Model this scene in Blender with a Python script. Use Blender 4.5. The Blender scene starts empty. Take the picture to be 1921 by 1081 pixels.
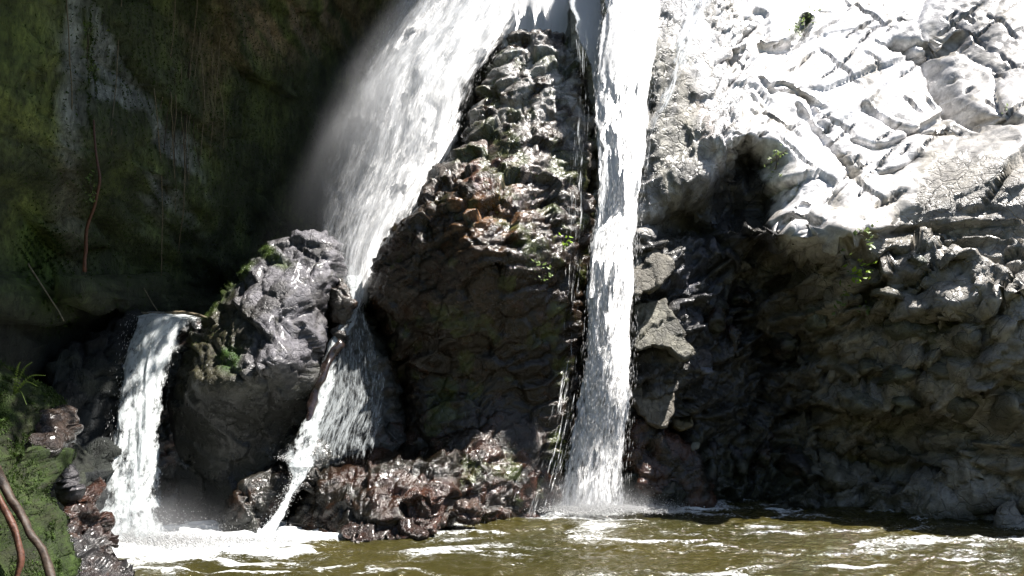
import bpy, math, random
import numpy as np
from mathutils import Vector

rnd = random.Random(7)
C = bpy.context.scene.collection
sc = bpy.context.scene

# ------------------------------------------------------------------ camera, sky, sun, exposure
F, CX, CY = 1598.0, 960.5, 540.5
PITCH = math.radians(5.0)
CAM = np.array([0.0, 0.0, 1.5])
cam = bpy.data.cameras.new('camera')
cam.sensor_width = 36.0
cam.lens = 36.0 * F / 1921.0
cam.clip_start = 0.1
cam.clip_end = 1000
camo = bpy.data.objects.new('camera', cam)
C.objects.link(camo)
camo.location = CAM
camo.rotation_euler = (math.pi / 2 + PITCH, 0, 0)
sc.camera = camo

SUN_EL, SUN_AZ = math.radians(63), math.radians(84)      # azimuth from +Y towards +X
world = bpy.data.worlds.new('World')
sc.world = world
world.use_nodes = True
wn = world.node_tree
bg = wn.nodes['Background']
sky = wn.nodes.new('ShaderNodeTexSky')
sky.sky_type = 'NISHITA'
sky.sun_disc = False
sky.sun_elevation = SUN_EL
sky.sun_rotation = SUN_AZ
wn.links.new(sky.outputs[0], bg.inputs[0])
bg.inputs[1].default_value = 0.058
sun = bpy.data.lights.new('sun', 'SUN')
sun.energy = 5.0
sun.angle = math.radians(0.6)
sun.color = (1.0, 0.955, 0.90)
suno = bpy.data.objects.new('sun', sun)
C.objects.link(suno)
sdir = Vector((math.sin(SUN_AZ) * math.cos(SUN_EL), math.cos(SUN_AZ) * math.cos(SUN_EL), math.sin(SUN_EL)))
suno.rotation_euler = sdir.to_track_quat('Z', 'Y').to_euler()
suno.location = (0, 0, 20)
sc.view_settings.view_transform = 'Standard'
sc.view_settings.look = 'None'
sc.view_settings.exposure = 1.5
sc.view_settings.gamma = 1.0
sc.view_settings.use_curve_mapping = False
try:
    sc.cycles.max_bounces = 8
    sc.cycles.diffuse_bounces = 3
    sc.cycles.transparent_max_bounces = 24
    sc.cycles.sample_clamp_indirect = 6.0
    sc.cycles.caustics_reflective = False
    sc.cycles.caustics_refractive = False
except Exception:
    pass

# ------------------------------------------------------------------ helpers: picture point <-> place
CP, SP = math.cos(PITCH), math.sin(PITCH)
def at(px, py, Y):
    """the place at distance Y that the photograph shows at (px, py)"""
    px, py, Y = np.asarray(px, float), np.asarray(py, float), np.asarray(Y, float)
    a, b = (px - CX) / F, -(py - CY) / F
    dy, dz = CP - b * SP, SP + b * CP
    t = Y / dy
    return np.stack([a * t, Y + 0 * a, CAM[2] + dz * t], -1)
def to_px(P):
    x, y, z = P[..., 0], P[..., 1], P[..., 2] - CAM[2]
    fw = y * CP + z * SP
    up = -y * SP + z * CP
    return CX + F * x / fw, CY - F * up / fw

# ------------------------------------------------------------------ helpers: noise
def _h(ix, iy, iz, s):
    n = (ix.astype(np.int64) * 374761393 + iy.astype(np.int64) * 668265263 + iz.astype(np.int64) * 2147483647 + s * 1274126177) & 0xffffffff
    n = ((n ^ (n >> 13)) * 1274126177) & 0xffffffff
    n = ((n ^ (n >> 16)) * 2246822519) & 0xffffffff
    return ((n ^ (n >> 15)) & 0xffffff) / float(0xffffff)
def noise3(p, s=0):
    """value noise, about -1..1"""
    i = np.floor(p)
    f = p - i
    f = f * f * f * (f * (f * 6 - 15) + 10)
    i = i.astype(np.int64)
    r = 0
    for dx in (0, 1):
        wx = f[:, 0] if dx else 1 - f[:, 0]
        for dy in (0, 1):
            wy = f[:, 1] if dy else 1 - f[:, 1]
            for dz in (0, 1):
                wz = f[:, 2] if dz else 1 - f[:, 2]
                r = r + wx * wy * wz * _h(i[:, 0] + dx, i[:, 1] + dy, i[:, 2] + dz, s)
    return r * 2 - 1
def fbm(p, o=4, s=0, g=0.5):
    r, a, t = 0, 1.0, 0
    for k in range(o):
        r = r + a * noise3(p * 2.03 ** k + 17.3 * k, s + k)
        t += a
        a *= g
    return r / t
def ridged(p, o=4, s=0):
    r, a, t = 0, 1.0, 0
    for k in range(o):
        r = r + a * (1 - 2 * np.abs(noise3(p * 2.1 ** k + 9.1 * k, s + k)))
        t += a
        a *= 0.5
    return r / t
def facets(p, s=0, tilt=1.0):
    """broken rock: cells that are each a tilted plane; returns height and distance to the crack"""
    i = np.floor(p).astype(np.int64)
    f1 = np.full(len(p), 9.0); f2 = np.full(len(p), 9.0); h = np.zeros(len(p))
    for dx in (-1, 0, 1):
        for dy in (-1, 0, 1):
            for dz in (-1, 0, 1):
                c = i + np.array([dx, dy, dz])
                q = np.stack([c[:, k] + _h(c[:, 0], c[:, 1], c[:, 2], s + 11 * k) for k in range(3)], -1)
                v = p - q
                d = (v ** 2).sum(1)
                g = np.stack([_h(c[:, 0], c[:, 1], c[:, 2], s + 101 + 7 * k) * 2 - 1 for k in range(3)], -1)
                hh = (_h(c[:, 0], c[:, 1], c[:, 2], s + 77) * 2 - 1) * 0.6 + tilt * (g * v).sum(1)
                m = d < f1
                f2 = np.where(m, f1, np.minimum(f2, d))
                h = np.where(m, hh, h)
                f1 = np.where(m, d, f1)
    return h, np.sqrt(f2) - np.sqrt(f1)
def rot(p, ax, ang):
    c, s = math.cos(math.radians(ang)), math.sin(math.radians(ang))
    q = p.copy()
    a, b = [(1, 2), (2, 0), (0, 1)][ax]
    q[:, a] = c * p[:, a] - s * p[:, b]
    q[:, b] = s * p[:, a] + c * p[:, b]
    return q
def sst(a, b, x):
    t = np.clip((x - a) / (b - a), 0, 1)
    return t * t * (3 - 2 * t)
class RBF:
    def __init__(self, pts, vals):
        self.p = np.asarray(pts, float); v = np.asarray(vals, float)
        n = len(v)
        K = self.k(self.p[:, None] - self.p[None]) + np.eye(n) * 0.02
        A = np.zeros((n + 3, n + 3)); A[:n, :n] = K
        A[:n, n] = 1; A[:n, n + 1:] = self.p; A[n:, :n] = A[:n, n:].T
        self.w = np.linalg.solve(A, np.concatenate([v, [0, 0, 0]]))
    @staticmethod
    def k(d):
        return np.sqrt((d ** 2).sum(-1) + 0.01)
    def __call__(self, q):
        out = np.empty(len(q))
        for a in range(0, len(q), 40000):
            s = q[a:a + 40000]
            out[a:a + 40000] = self.k(s[:, None] - self.p[None]) @ self.w[:-3] + self.w[-3] + s @ self.w[-2:]
        return out
def pdist(q, poly, closed=True):
    """distance of 2-D points to a polyline, nearest point, inside flag"""
    poly = np.asarray(poly, float)
    n = len(poly)
    best = np.full(len(q), 1e9); near = np.zeros_like(q); ins = np.zeros(len(q), bool)
    for k in range(n if closed else n - 1):
        a, b = poly[k], poly[(k + 1) % n]
        ab = b - a
        t = np.clip(((q - a) @ ab) / max(ab @ ab, 1e-12), 0, 1)
        c = a + t[:, None] * ab
        d = np.hypot(*(q - c).T)
        m = d < best
        best = np.where(m, d, best); near[m] = c[m]
        if closed:
            cr = (a[1] > q[:, 1]) != (b[1] > q[:, 1])
            xx = a[0] + (q[:, 1] - a[1]) * ab[0] / (ab[1] if abs(ab[1]) > 1e-12 else 1e-12)
            ins ^= cr & (q[:, 0] < xx)
    return best, near, ins
def smooth_poly(P, n=5, closed=True):
    P = np.asarray(P, float); out = []
    N = len(P)
    for i in range(N if closed else N - 1):
        g = (lambda k: P[k % N]) if closed else (lambda k: P[min(max(k, 0), N - 1)])
        p0, p1, p2, p3 = g(i - 1), g(i), g(i + 1), g(i + 2)
        for j in range(n):
            t = j / n
            out.append(0.5 * (2 * p1 + (p2 - p0) * t + (2 * p0 - 5 * p1 + 4 * p2 - p3) * t * t + (3 * p1 - p0 - 3 * p2 + p3) * t ** 3))
    if not closed: out.append(P[-1])
    return np.array(out)

# ------------------------------------------------------------------ helpers: meshes and tags
def mesh(name, V, Fc, mat, parent=None, col=None, smooth=True, uv=None, attrs=None):
    me = bpy.data.meshes.new(name)
    V = np.asarray(V, np.float32); Fc = np.asarray(Fc, np.int32)
    k = Fc.shape[1]
    me.vertices.add(len(V)); me.vertices.foreach_set('co', V.ravel())
    me.loops.add(Fc.size); me.loops.foreach_set('vertex_index', Fc.ravel())
    me.polygons.add(len(Fc)); me.polygons.foreach_set('loop_start', np.arange(0, Fc.size, k, dtype=np.int32))
    if smooth: me.polygons.foreach_set('use_smooth', np.ones(len(Fc), bool))
    me.update(calc_edges=True)
    if col is not None:
        a = me.color_attributes.new('Col', 'FLOAT_COLOR', 'POINT')
        a.data.foreach_set('color', np.concatenate([col, np.ones((len(V), 1))], 1).astype(np.float32).ravel())
    if attrs:
        for nm, v in attrs.items():
            a = me.attributes.new(nm, 'FLOAT', 'POINT')
            a.data.foreach_set('value', np.asarray(v, np.float32))
    if uv is not None:
        u = me.uv_layers.new(name='UVMap')
        u.data.foreach_set('uv', uv[Fc.ravel()].astype(np.float32).ravel())
    me.materials.append(mat)
    o = bpy.data.objects.new(name, me)
    C.objects.link(o)
    if parent is not None: o.parent = parent
    return o
def tag(o, label=None, cat=None, group=None, kind=None):
    if label: o['label'] = label
    if cat: o['category'] = cat
    if group: o['group'] = group
    if kind: o['kind'] = kind
    return o
def empty(name, label, cat, group=None, loc=(0, 0, 0), kind=None):
    o = bpy.data.objects.new(name, None)
    C.objects.link(o)
    o.location = loc
    o.empty_display_size = 0.1
    return tag(o, label, cat, group, kind)
def vnormals(V, Fc):
    n = np.zeros_like(V)
    a, b = V[Fc[:, 2]] - V[Fc[:, 0]], V[Fc[:, 3 if Fc.shape[1] > 3 else 1]] - V[Fc[:, 1 if Fc.shape[1] > 3 else 0]]
    fn = np.cross(a, b)
    for k in range(Fc.shape[1]):
        for c in range(3):
            n[:, c] += np.bincount(Fc[:, k], fn[:, c], len(V))
    return n / np.maximum(np.linalg.norm(n, axis=1, keepdims=True), 1e-9)
class MB:
    """collects small pieces into one mesh"""
    def __init__(s): s.v = []; s.f = []; s.n = 0
    def add(s, V, Fc):
        s.v.append(np.asarray(V, float)); s.f.append(np.asarray(Fc) + s.n); s.n += len(V)
    def tube(s, pts, r0, r1, seg=7, wob=0.0, seed=0):
        P = smooth_poly(pts, 6, False); n = len(P)
        T = np.gradient(P, axis=0); T /= np.maximum(np.linalg.norm(T, axis=1, keepdims=True), 1e-9)
        up = np.array([0.13, 0.9, 0.41])
        A = np.cross(T, up); A /= np.maximum(np.linalg.norm(A, axis=1, keepdims=True), 1e-9)
        B = np.cross(T, A)
        t = np.linspace(0, 1, n)
        R = r0 + (r1 - r0) * t
        th = np.linspace(0, 2 * math.pi, seg, endpoint=False)
        V = P[:, None] + R[:, None, None] * (A[:, None] * np.cos(th)[None, :, None] + B[:, None] * np.sin(th)[None, :, None])
        V = V.reshape(-1, 3)
        if wob: V += wob * np.stack([noise3(V * 9 + 5 * k, seed + k) for k in range(3)], -1)
        i = np.arange(n - 1)[:, None] * seg; j = np.arange(seg)[None]; j2 = (j + 1) % seg
        q = np.stack([i + j, i + j2, i + seg + j2, i + seg + j], -1).reshape(-1, 4)
        k = len(V)
        V = np.concatenate([V, P[:1], P[-1:]])
        cap = np.array([[k, (a + 1) % seg, a, a] for a in range(seg)] + [[k + 1, (n - 1) * seg + a, (n - 1) * seg + (a + 1) % seg, (n - 1) * seg + (a + 1) % seg] for a in range(seg)])
        s.add(V, q); s.f.append(cap + s.n - len(V))
    def build(s, name, mat, parent=None, smooth=True, col=None):
        Fc = np.concatenate(s.f)
        if Fc.shape[1] == 4:                 # drop doubled corners: triangles written as quads become real triangles
            tri = Fc[:, 2] == Fc[:, 3]
            T = np.concatenate([Fc[tri][:, :3], Fc[~tri][:, [0, 1, 2]], Fc[~tri][:, [0, 2, 3]]])
        else: T = Fc
        return mesh(name, np.concatenate(s.v), T, mat, parent, smooth=smooth, col=col)

# ------------------------------------------------------------------ materials
def new_mat(name):
    m = bpy.data.materials.new(name); m.use_nodes = True
    nt = m.node_tree; nt.nodes.clear()
    out = nt.nodes.new('ShaderNodeOutputMaterial')
    def N(t, **kw):
        n = nt.nodes.new(t)
        for k, v in kw.items(): setattr(n, k, v)
        return n
    return m, nt, out, N
def rock_mat(name, rlo=0.18, rhi=0.6, bump=0.5, fine=14.0, tint=None, stretch=(1, 1, 1), spec=0.5, rough_scale=5.0, use_col=True, base=(0.1, 0.1, 0.1), contrast=0.55, rotz=0.0, coat=0.0, rug=False):
    m, nt, out, N = new_mat(name)
    L = nt.links.new
    b = N('ShaderNodeBsdfPrincipled')
    tc = N('ShaderNodeTexCoord'); mp = N('ShaderNodeMapping')
    mp.inputs['Scale'].default_value = stretch
    mp.inputs['Rotation'].default_value = (0, rotz, 0)
    L(tc.outputs['Object'], mp.inputs[0])
    n1 = N('ShaderNodeTexNoise'); n1.inputs['Scale'].default_value = fine; n1.inputs['Detail'].default_value = 9; n1.inputs['Roughness'].default_value = 0.68
    n2 = N('ShaderNodeTexNoise'); n2.inputs['Scale'].default_value = fine * 0.22; n2.inputs['Detail'].default_value = 6
    n3 = N('ShaderNodeTexNoise'); n3.inputs['Scale'].default_value = rough_scale; n3.inputs['Detail'].default_value = 7; n3.inputs['Roughness'].default_value = 0.7
    for n in (n1, n2, n3): L(mp.outputs[0], n.inputs['Vector'])
    vo = N('ShaderNodeTexVoronoi', feature='DISTANCE_TO_EDGE'); vo.inputs['Scale'].default_value = fine * 0.45
    wv = N('ShaderNodeVectorMath', operation='MULTIPLY_ADD')
    L(n2.outputs['Color'], wv.inputs[0]); wv.inputs[1].default_value = (0.35, 0.35, 0.35); L(mp.outputs[0], wv.inputs[2])
    L(wv.outputs[0], vo.inputs['Vector'])
    # colour = own colour * grain
    r1 = N('ShaderNodeMapRange'); L(n1.outputs[0], r1.inputs[0])
    r1.inputs[1].default_value = 0.3; r1.inputs[2].default_value = 0.7; r1.inputs[3].default_value = 1 - contrast; r1.inputs[4].default_value = 1 + contrast
    r2 = N('ShaderNodeMapRange'); L(n2.outputs[0], r2.inputs[0])
    r2.inputs[1].default_value = 0.3; r2.inputs[2].default_value = 0.7; r2.inputs[3].default_value = 1 - contrast * .7; r2.inputs[4].default_value = 1 + contrast * .7
    mu = N('ShaderNodeMath', operation='MULTIPLY'); L(r1.outputs[0], mu.inputs[0]); L(r2.outputs[0], mu.inputs[1])
    if use_col:
        ca = N('ShaderNodeVertexColor', layer_name='Col'); src = ca.outputs[0]
    else:
        ca = N('ShaderNodeRGB'); ca.outputs[0].default_value = (*base, 1); src = ca.outputs[0]
    vm = N('ShaderNodeVectorMath', operation='SCALE'); L(src, vm.inputs[0]); L(mu.outputs[0], vm.inputs['Scale'])
    last = vm.outputs[0]
    if tint:
        mx = N('ShaderNodeMix', data_type='RGBA'); tr = N('ShaderNodeMapRange'); L(n3.outputs[0], tr.inputs[0])
        tr.inputs[1].default_value = 0.52; tr.inputs[2].default_value = 0.68; tr.inputs[4].default_value = tint[3]
        L(tr.outputs[0], mx.inputs[0]); L(last, mx.inputs[6]); mx.inputs[7].default_value = (*tint[:3], 1)
        last = mx.outputs[2]
    L(last, b.inputs['Base Color'])
    rr = N('ShaderNodeMapRange'); L(n3.outputs[0], rr.inputs[0])
    rr.inputs[1].default_value = 0.35; rr.inputs[2].default_value = 0.62; rr.inputs[3].default_value = rlo; rr.inputs[4].default_value = rhi
    L(rr.outputs[0], b.inputs['Roughness'])
    b.inputs['Specular IOR Level'].default_value = spec
    cr = N('ShaderNodeMapRange'); L(vo.outputs[0], cr.inputs[0]); cr.inputs[1].default_value = 0; cr.inputs[2].default_value = 0.06; cr.inputs[3].default_value = 0; cr.inputs[4].default_value = 0.35
    n4 = N('ShaderNodeTexNoise'); n4.inputs['Scale'].default_value = fine * 3.1; n4.inputs['Detail'].default_value = 6; n4.inputs['Roughness'].default_value = .75; L(wv.outputs[0], n4.inputs['Vector'])
    n4m = N('ShaderNodeMath', operation='MULTIPLY'); L(n4.outputs[0], n4m.inputs[0]); n4m.inputs[1].default_value = .35
    n4a = N('ShaderNodeMath', operation='ADD'); L(n1.outputs[0], n4a.inputs[0]); L(n4m.outputs[0], n4a.inputs[1])
    ad = N('ShaderNodeMath', operation='ADD'); L(n4a.outputs[0], ad.inputs[0]); L(cr.outputs[0], ad.inputs[1])
    bp = N('ShaderNodeBump'); bp.inputs['Strength'].default_value = bump; bp.inputs['Distance'].default_value = 0.045
    if rug:
        ra = N('ShaderNodeAttribute', attribute_name='rug'); rm = N('ShaderNodeMath', operation='MULTIPLY')
        L(ra.outputs['Fac'], rm.inputs[0]); rm.inputs[1].default_value = bump; L(rm.outputs[0], bp.inputs['Strength'])
    L(ad.outputs[0], bp.inputs['Height']); L(bp.outputs[0], b.inputs['Normal'])
    if coat:                                  # thin film of water: smoother than the rock below it
        b.inputs['Coat Weight'].default_value = coat; b.inputs['Coat Roughness'].default_value = .16; b.inputs['Coat IOR'].default_value = 1.4
        b2 = N('ShaderNodeBump'); b2.inputs['Strength'].default_value = .55; b2.inputs['Distance'].default_value = .05
        L(n2.outputs[0], b2.inputs['Height']); L(b2.outputs[0], b.inputs['Coat Normal'])
    L(b.outputs[0], out.inputs[0])
    return m
def plain_mat(name, col, rough=0.6, trans=0.0, vary=0.4, scale=30, spec=0.4):
    m, nt, out, N = new_mat(name); L = nt.links.new
    b = N('ShaderNodeBsdfPrincipled'); b.inputs['Roughness'].default_value = rough; b.inputs['Specular IOR Level'].default_value = spec
    tc = N('ShaderNodeTexCoord'); n = N('ShaderNodeTexNoise'); n.inputs['Scale'].default_value = scale; n.inputs['Detail'].default_value = 4
    L(tc.outputs['Object'], n.inputs['Vector'])
    r = N('ShaderNodeMapRange'); L(n.outputs[0], r.inputs[0]); r.inputs[1].default_value = .3; r.inputs[2].default_value = .7; r.inputs[3].default_value = 1 - vary; r.inputs[4].default_value = 1 + vary
    c = N('ShaderNodeRGB'); c.outputs[0].default_value = (*col, 1)
    v = N('ShaderNodeVectorMath', operation='SCALE'); L(c.outputs[0], v.inputs[0]); L(r.outputs[0], v.inputs['Scale']); L(v.outputs[0], b.inputs['Base Color'])
    bp = N('ShaderNodeBump'); bp.inputs['Strength'].default_value = .35; bp.inputs['Distance'].default_value = .01; L(n.outputs[0], bp.inputs['Height']); L(bp.outputs[0], b.inputs['Normal'])
    if trans:
        t = N('ShaderNodeBsdfTranslucent'); L(v.outputs[0], t.inputs[0]); mx = N('ShaderNodeMixShader'); mx.inputs[0].default_value = trans
        L(b.outputs[0], mx.inputs[1]); L(t.outputs[0], mx.inputs[2]); L(mx.outputs[0], out.inputs[0])
    else: L(b.outputs[0], out.inputs[0])
    return m
def whitewater(name, su, sv, lo, hi, col=(0.94, 0.95, 0.96), amax=0.95):
    """falling water broken into white streaks: clear between them"""
    m, nt, out, N = new_mat(name); L = nt.links.new
    uv = N('ShaderNodeUVMap', uv_map='UVMap')
    def nz(a, b, det, seedoff, rough=0.6):
        mp = N('ShaderNodeMapping'); mp.inputs['Scale'].default_value = (a, b, 1); mp.inputs['Location'].default_value = (seedoff, seedoff * 1.7, seedoff)
        L(uv.outputs[0], mp.inputs[0])
        n = N('ShaderNodeTexNoise'); n.inputs['Scale'].default_value = 1; n.inputs['Detail'].default_value = det; n.inputs['Roughness'].default_value = rough; n.inputs['Distortion'].default_value = 0.5
        L(mp.outputs[0], n.inputs['Vector']); return n.outputs[0]
    a = nz(su, sv, 5, 0.0); b = nz(su * 3.3, sv * 2.6, 4, 5.3, .7); c = nz(su * .3, sv * .6, 2, 2.1)
    def ma(op, x, y):
        n = N('ShaderNodeMath', operation=op)
        for i, q in enumerate((x, y)):
            if isinstance(q, (int, float)): n.inputs[i].default_value = q
            else: L(q, n.inputs[i])
        return n.outputs[0]
    mix = ma('ADD', ma('MULTIPLY', a, .42), ma('ADD', ma('MULTIPLY', b, .36), ma('MULTIPLY', c, .22)))
    at_ = N('ShaderNodeAttribute', attribute_name='dens')
    # more density lowers the threshold
    s = ma('SUBTRACT', ma('ADD', mix, ma('MULTIPLY', at_.outputs['Fac'], .34)), .34)
    r = N('ShaderNodeMapRange', interpolation_type='SMOOTHSTEP'); L(s, r.inputs[0]); r.inputs[1].default_value = lo; r.inputs[2].default_value = hi; r.inputs[4].default_value = amax
    al = r.outputs[0]
    d = N('ShaderNodeBsdfDiffuse'); t = N('ShaderNodeBsdfTranslucent'); g = N('ShaderNodeBsdfGlossy'); g.inputs['Roughness'].default_value = .25
    for q in (d, t): q.inputs[0].default_value = (*col, 1)
    bp = N('ShaderNodeBump'); bp.inputs['Strength'].default_value = .6; bp.inputs['Distance'].default_value = .04; L(mix, bp.inputs['Height'])
    va = N('ShaderNodeVectorMath', operation='ADD'); L(bp.outputs[0], va.inputs[0]); va.inputs[1].default_value = (.25, -.2, .95)
    vn = N('ShaderNodeVectorMath', operation='NORMALIZE'); L(va.outputs[0], vn.inputs[0])
    for q in (d, t, g): L(vn.outputs[0], q.inputs['Normal'])
    m1 = N('ShaderNodeMixShader'); m1.inputs[0].default_value = .5; L(d.outputs[0], m1.inputs[1]); L(t.outputs[0], m1.inputs[2])
    m2 = N('ShaderNodeMixShader'); m2.inputs[0].default_value = .06; L(m1.outputs[0], m2.inputs[1]); L(g.outputs[0], m2.inputs[2])
    tr = N('ShaderNodeBsdfTransparent')
    m3 = N('ShaderNodeMixShader'); L(al, m3.inputs[0]); L(tr.outputs[0], m3.inputs[1]); L(m2.outputs[0], m3.inputs[2])
    L(m3.outputs[0], out.inputs[0])
    return m
def foam_mat():
    m, nt, out, N = new_mat('foam'); L = nt.links.new
    d = N('ShaderNodeBsdfDiffuse'); t = N('ShaderNodeBsdfTranslucent'); g = N('ShaderNodeBsdfGlossy'); g.inputs['Roughness'].default_value = .3
    tc = N('ShaderNodeTexCoord'); n = N('ShaderNodeTexNoise'); n.inputs['Scale'].default_value = 60; L(tc.outputs['Object'], n.inputs['Vector'])
    r = N('ShaderNodeMapRange'); L(n.outputs[0], r.inputs[0]); r.inputs[3].default_value = .5; r.inputs[4].default_value = .78
    L(r.outputs[0], d.inputs[0]); L(r.outputs[0], t.inputs[0])
    m1 = N('ShaderNodeMixShader'); m1.inputs[0].default_value = .4; L(d.outputs[0], m1.inputs[1]); L(t.outputs[0], m1.inputs[2])
    m2 = N('ShaderNodeMixShader'); m2.inputs[0].default_value = .08; L(m1.outputs[0], m2.inputs[1]); L(g.outputs[0], m2.inputs[2])
    L(m2.outputs[0], out.inputs[0]); return m
def pool_mat():
    m, nt, out, N = new_mat('pool_water'); L = nt.links.new
    b = N('ShaderNodeBsdfPrincipled'); b.inputs['Roughness'].default_value = .06; b.inputs['IOR'].default_value = 1.33; b.inputs['Specular IOR Level'].default_value = .5
    tc = N('ShaderNodeTexCoord'); n = N('ShaderNodeTexNoise'); n.inputs['Scale'].default_value = .8; n.inputs['Detail'].default_value = 5; L(tc.outputs['Object'], n.inputs['Vector'])
    mx = N('ShaderNodeMix', data_type='RGBA'); L(n.outputs[0], mx.inputs[0]); mx.inputs[6].default_value = (.010, .014, .006, 1); mx.inputs[7].default_value = (.062, .049, .012, 1)
    fo = N('ShaderNodeAttribute', attribute_name='foam')
    mp = N('ShaderNodeMapping'); mp.inputs['Scale'].default_value = (24, 62, 24); L(tc.outputs['Object'], mp.inputs[0])
    n2 = N('ShaderNodeTexNoise'); n2.inputs['Scale'].default_value = 1; n2.inputs['Detail'].default_value = 8; n2.inputs['Roughness'].default_value = .72; n2.inputs['Distortion'].default_value = .8; L(mp.outputs[0], n2.inputs['Vector'])
    a = N('ShaderNodeMath', operation='ADD'); L(n2.outputs[0], a.inputs[0]); L(fo.outputs['Fac'], a.inputs[1])
    r = N('ShaderNodeMapRange', interpolation_type='SMOOTHSTEP'); L(a.outputs[0], r.inputs[0]); r.inputs[1].default_value = .80; r.inputs[2].default_value = 1.0
    mf = N('ShaderNodeMix', data_type='RGBA'); L(r.outputs[0], mf.inputs[0]); L(mx.outputs[2], mf.inputs[6]); mf.inputs[7].default_value = (.66, .68, .68, 1)
    L(mf.outputs[2], b.inputs['Base Color'])
    rr = N('ShaderNodeMapRange'); L(r.outputs[0], rr.inputs[0]); rr.inputs[3].default_value = .07; rr.inputs[4].default_value = .6; L(rr.outputs[0], b.inputs['Roughness'])
    mp2 = N('ShaderNodeMapping'); mp2.inputs['Scale'].default_value = (11, 24, 11); L(tc.outputs['Object'], mp2.inputs[0])
    n3 = N('ShaderNodeTexNoise'); n3.inputs['Scale'].default_value = 1; n3.inputs['Detail'].default_value = 5; L(mp2.outputs[0], n3.inputs['Vector'])
    bp = N('ShaderNodeBump'); bp.inputs['Strength'].default_value = .9; bp.inputs['Distance'].default_value = .04; L(n3.outputs[0], bp.inputs['Height']); L(bp.outputs[0], b.inputs['Normal'])
    L(b.outputs[0], out.inputs[0]); return m

M_CLIFF = rock_mat('cliff_rock', .18, .5, 1.0, 13, spec=.5, contrast=.5, coat=.45, rug=True)
M_LUMP = rock_mat('stone', .2, .55, .8, 13, spec=.5, contrast=.5, coat=.45)
M_MOSSWALL = rock_mat('mossy_cliff_rock', .45, .9, .7, 20, spec=.3, stretch=(1.6, 1, .45), contrast=.7)
M_WET = rock_mat('wet_rock', .07, .3, .5, 16, spec=.45, contrast=.5, tint=(.05, .02, .008, .7), coat=.25)
M_BOULDER = rock_mat('boulder_rock', .2, .45, .6, 20, spec=.4, contrast=.6, coat=.3)
M_SLAB = rock_mat('slab_rock', .3, .7, .7, 18, spec=.4, contrast=.45)
M_RUST = rock_mat('rusty_rock', .1, .4, .9, 20, spec=.6, contrast=.65, coat=.5, tint=(.03, .018, .012, .9), rough_scale=12)
M_FOAM = foam_mat()
M_MOSS = plain_mat('moss', (.034, .062, .008), .8, .25, .6, 25)
M_LEAF = plain_mat('leaf', (.14, .2, .05), .4, .35, .3, 40)
M_YLEAF = plain_mat('bright_leaf', (.28, .42, .04), .45, .45, .2, 40)
M_FERN = plain_mat('fern_leaf', (.10, .15, .03), .5, .35, .3, 40)
M_ROOT = plain_mat('root_bark', (.04, .025, .016), .6, 0, .5, 45)
M_RED = plain_mat('red_root_bark', (.085, .034, .02), .55, 0, .4, 45)
M_PALE = plain_mat('dry_stem', (.16, .13, .085), .6, 0, .5, 60)
M_LOG = plain_mat('wet_wood', (.022, .015, .013), .22, 0, .6, 22, .7)

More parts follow.
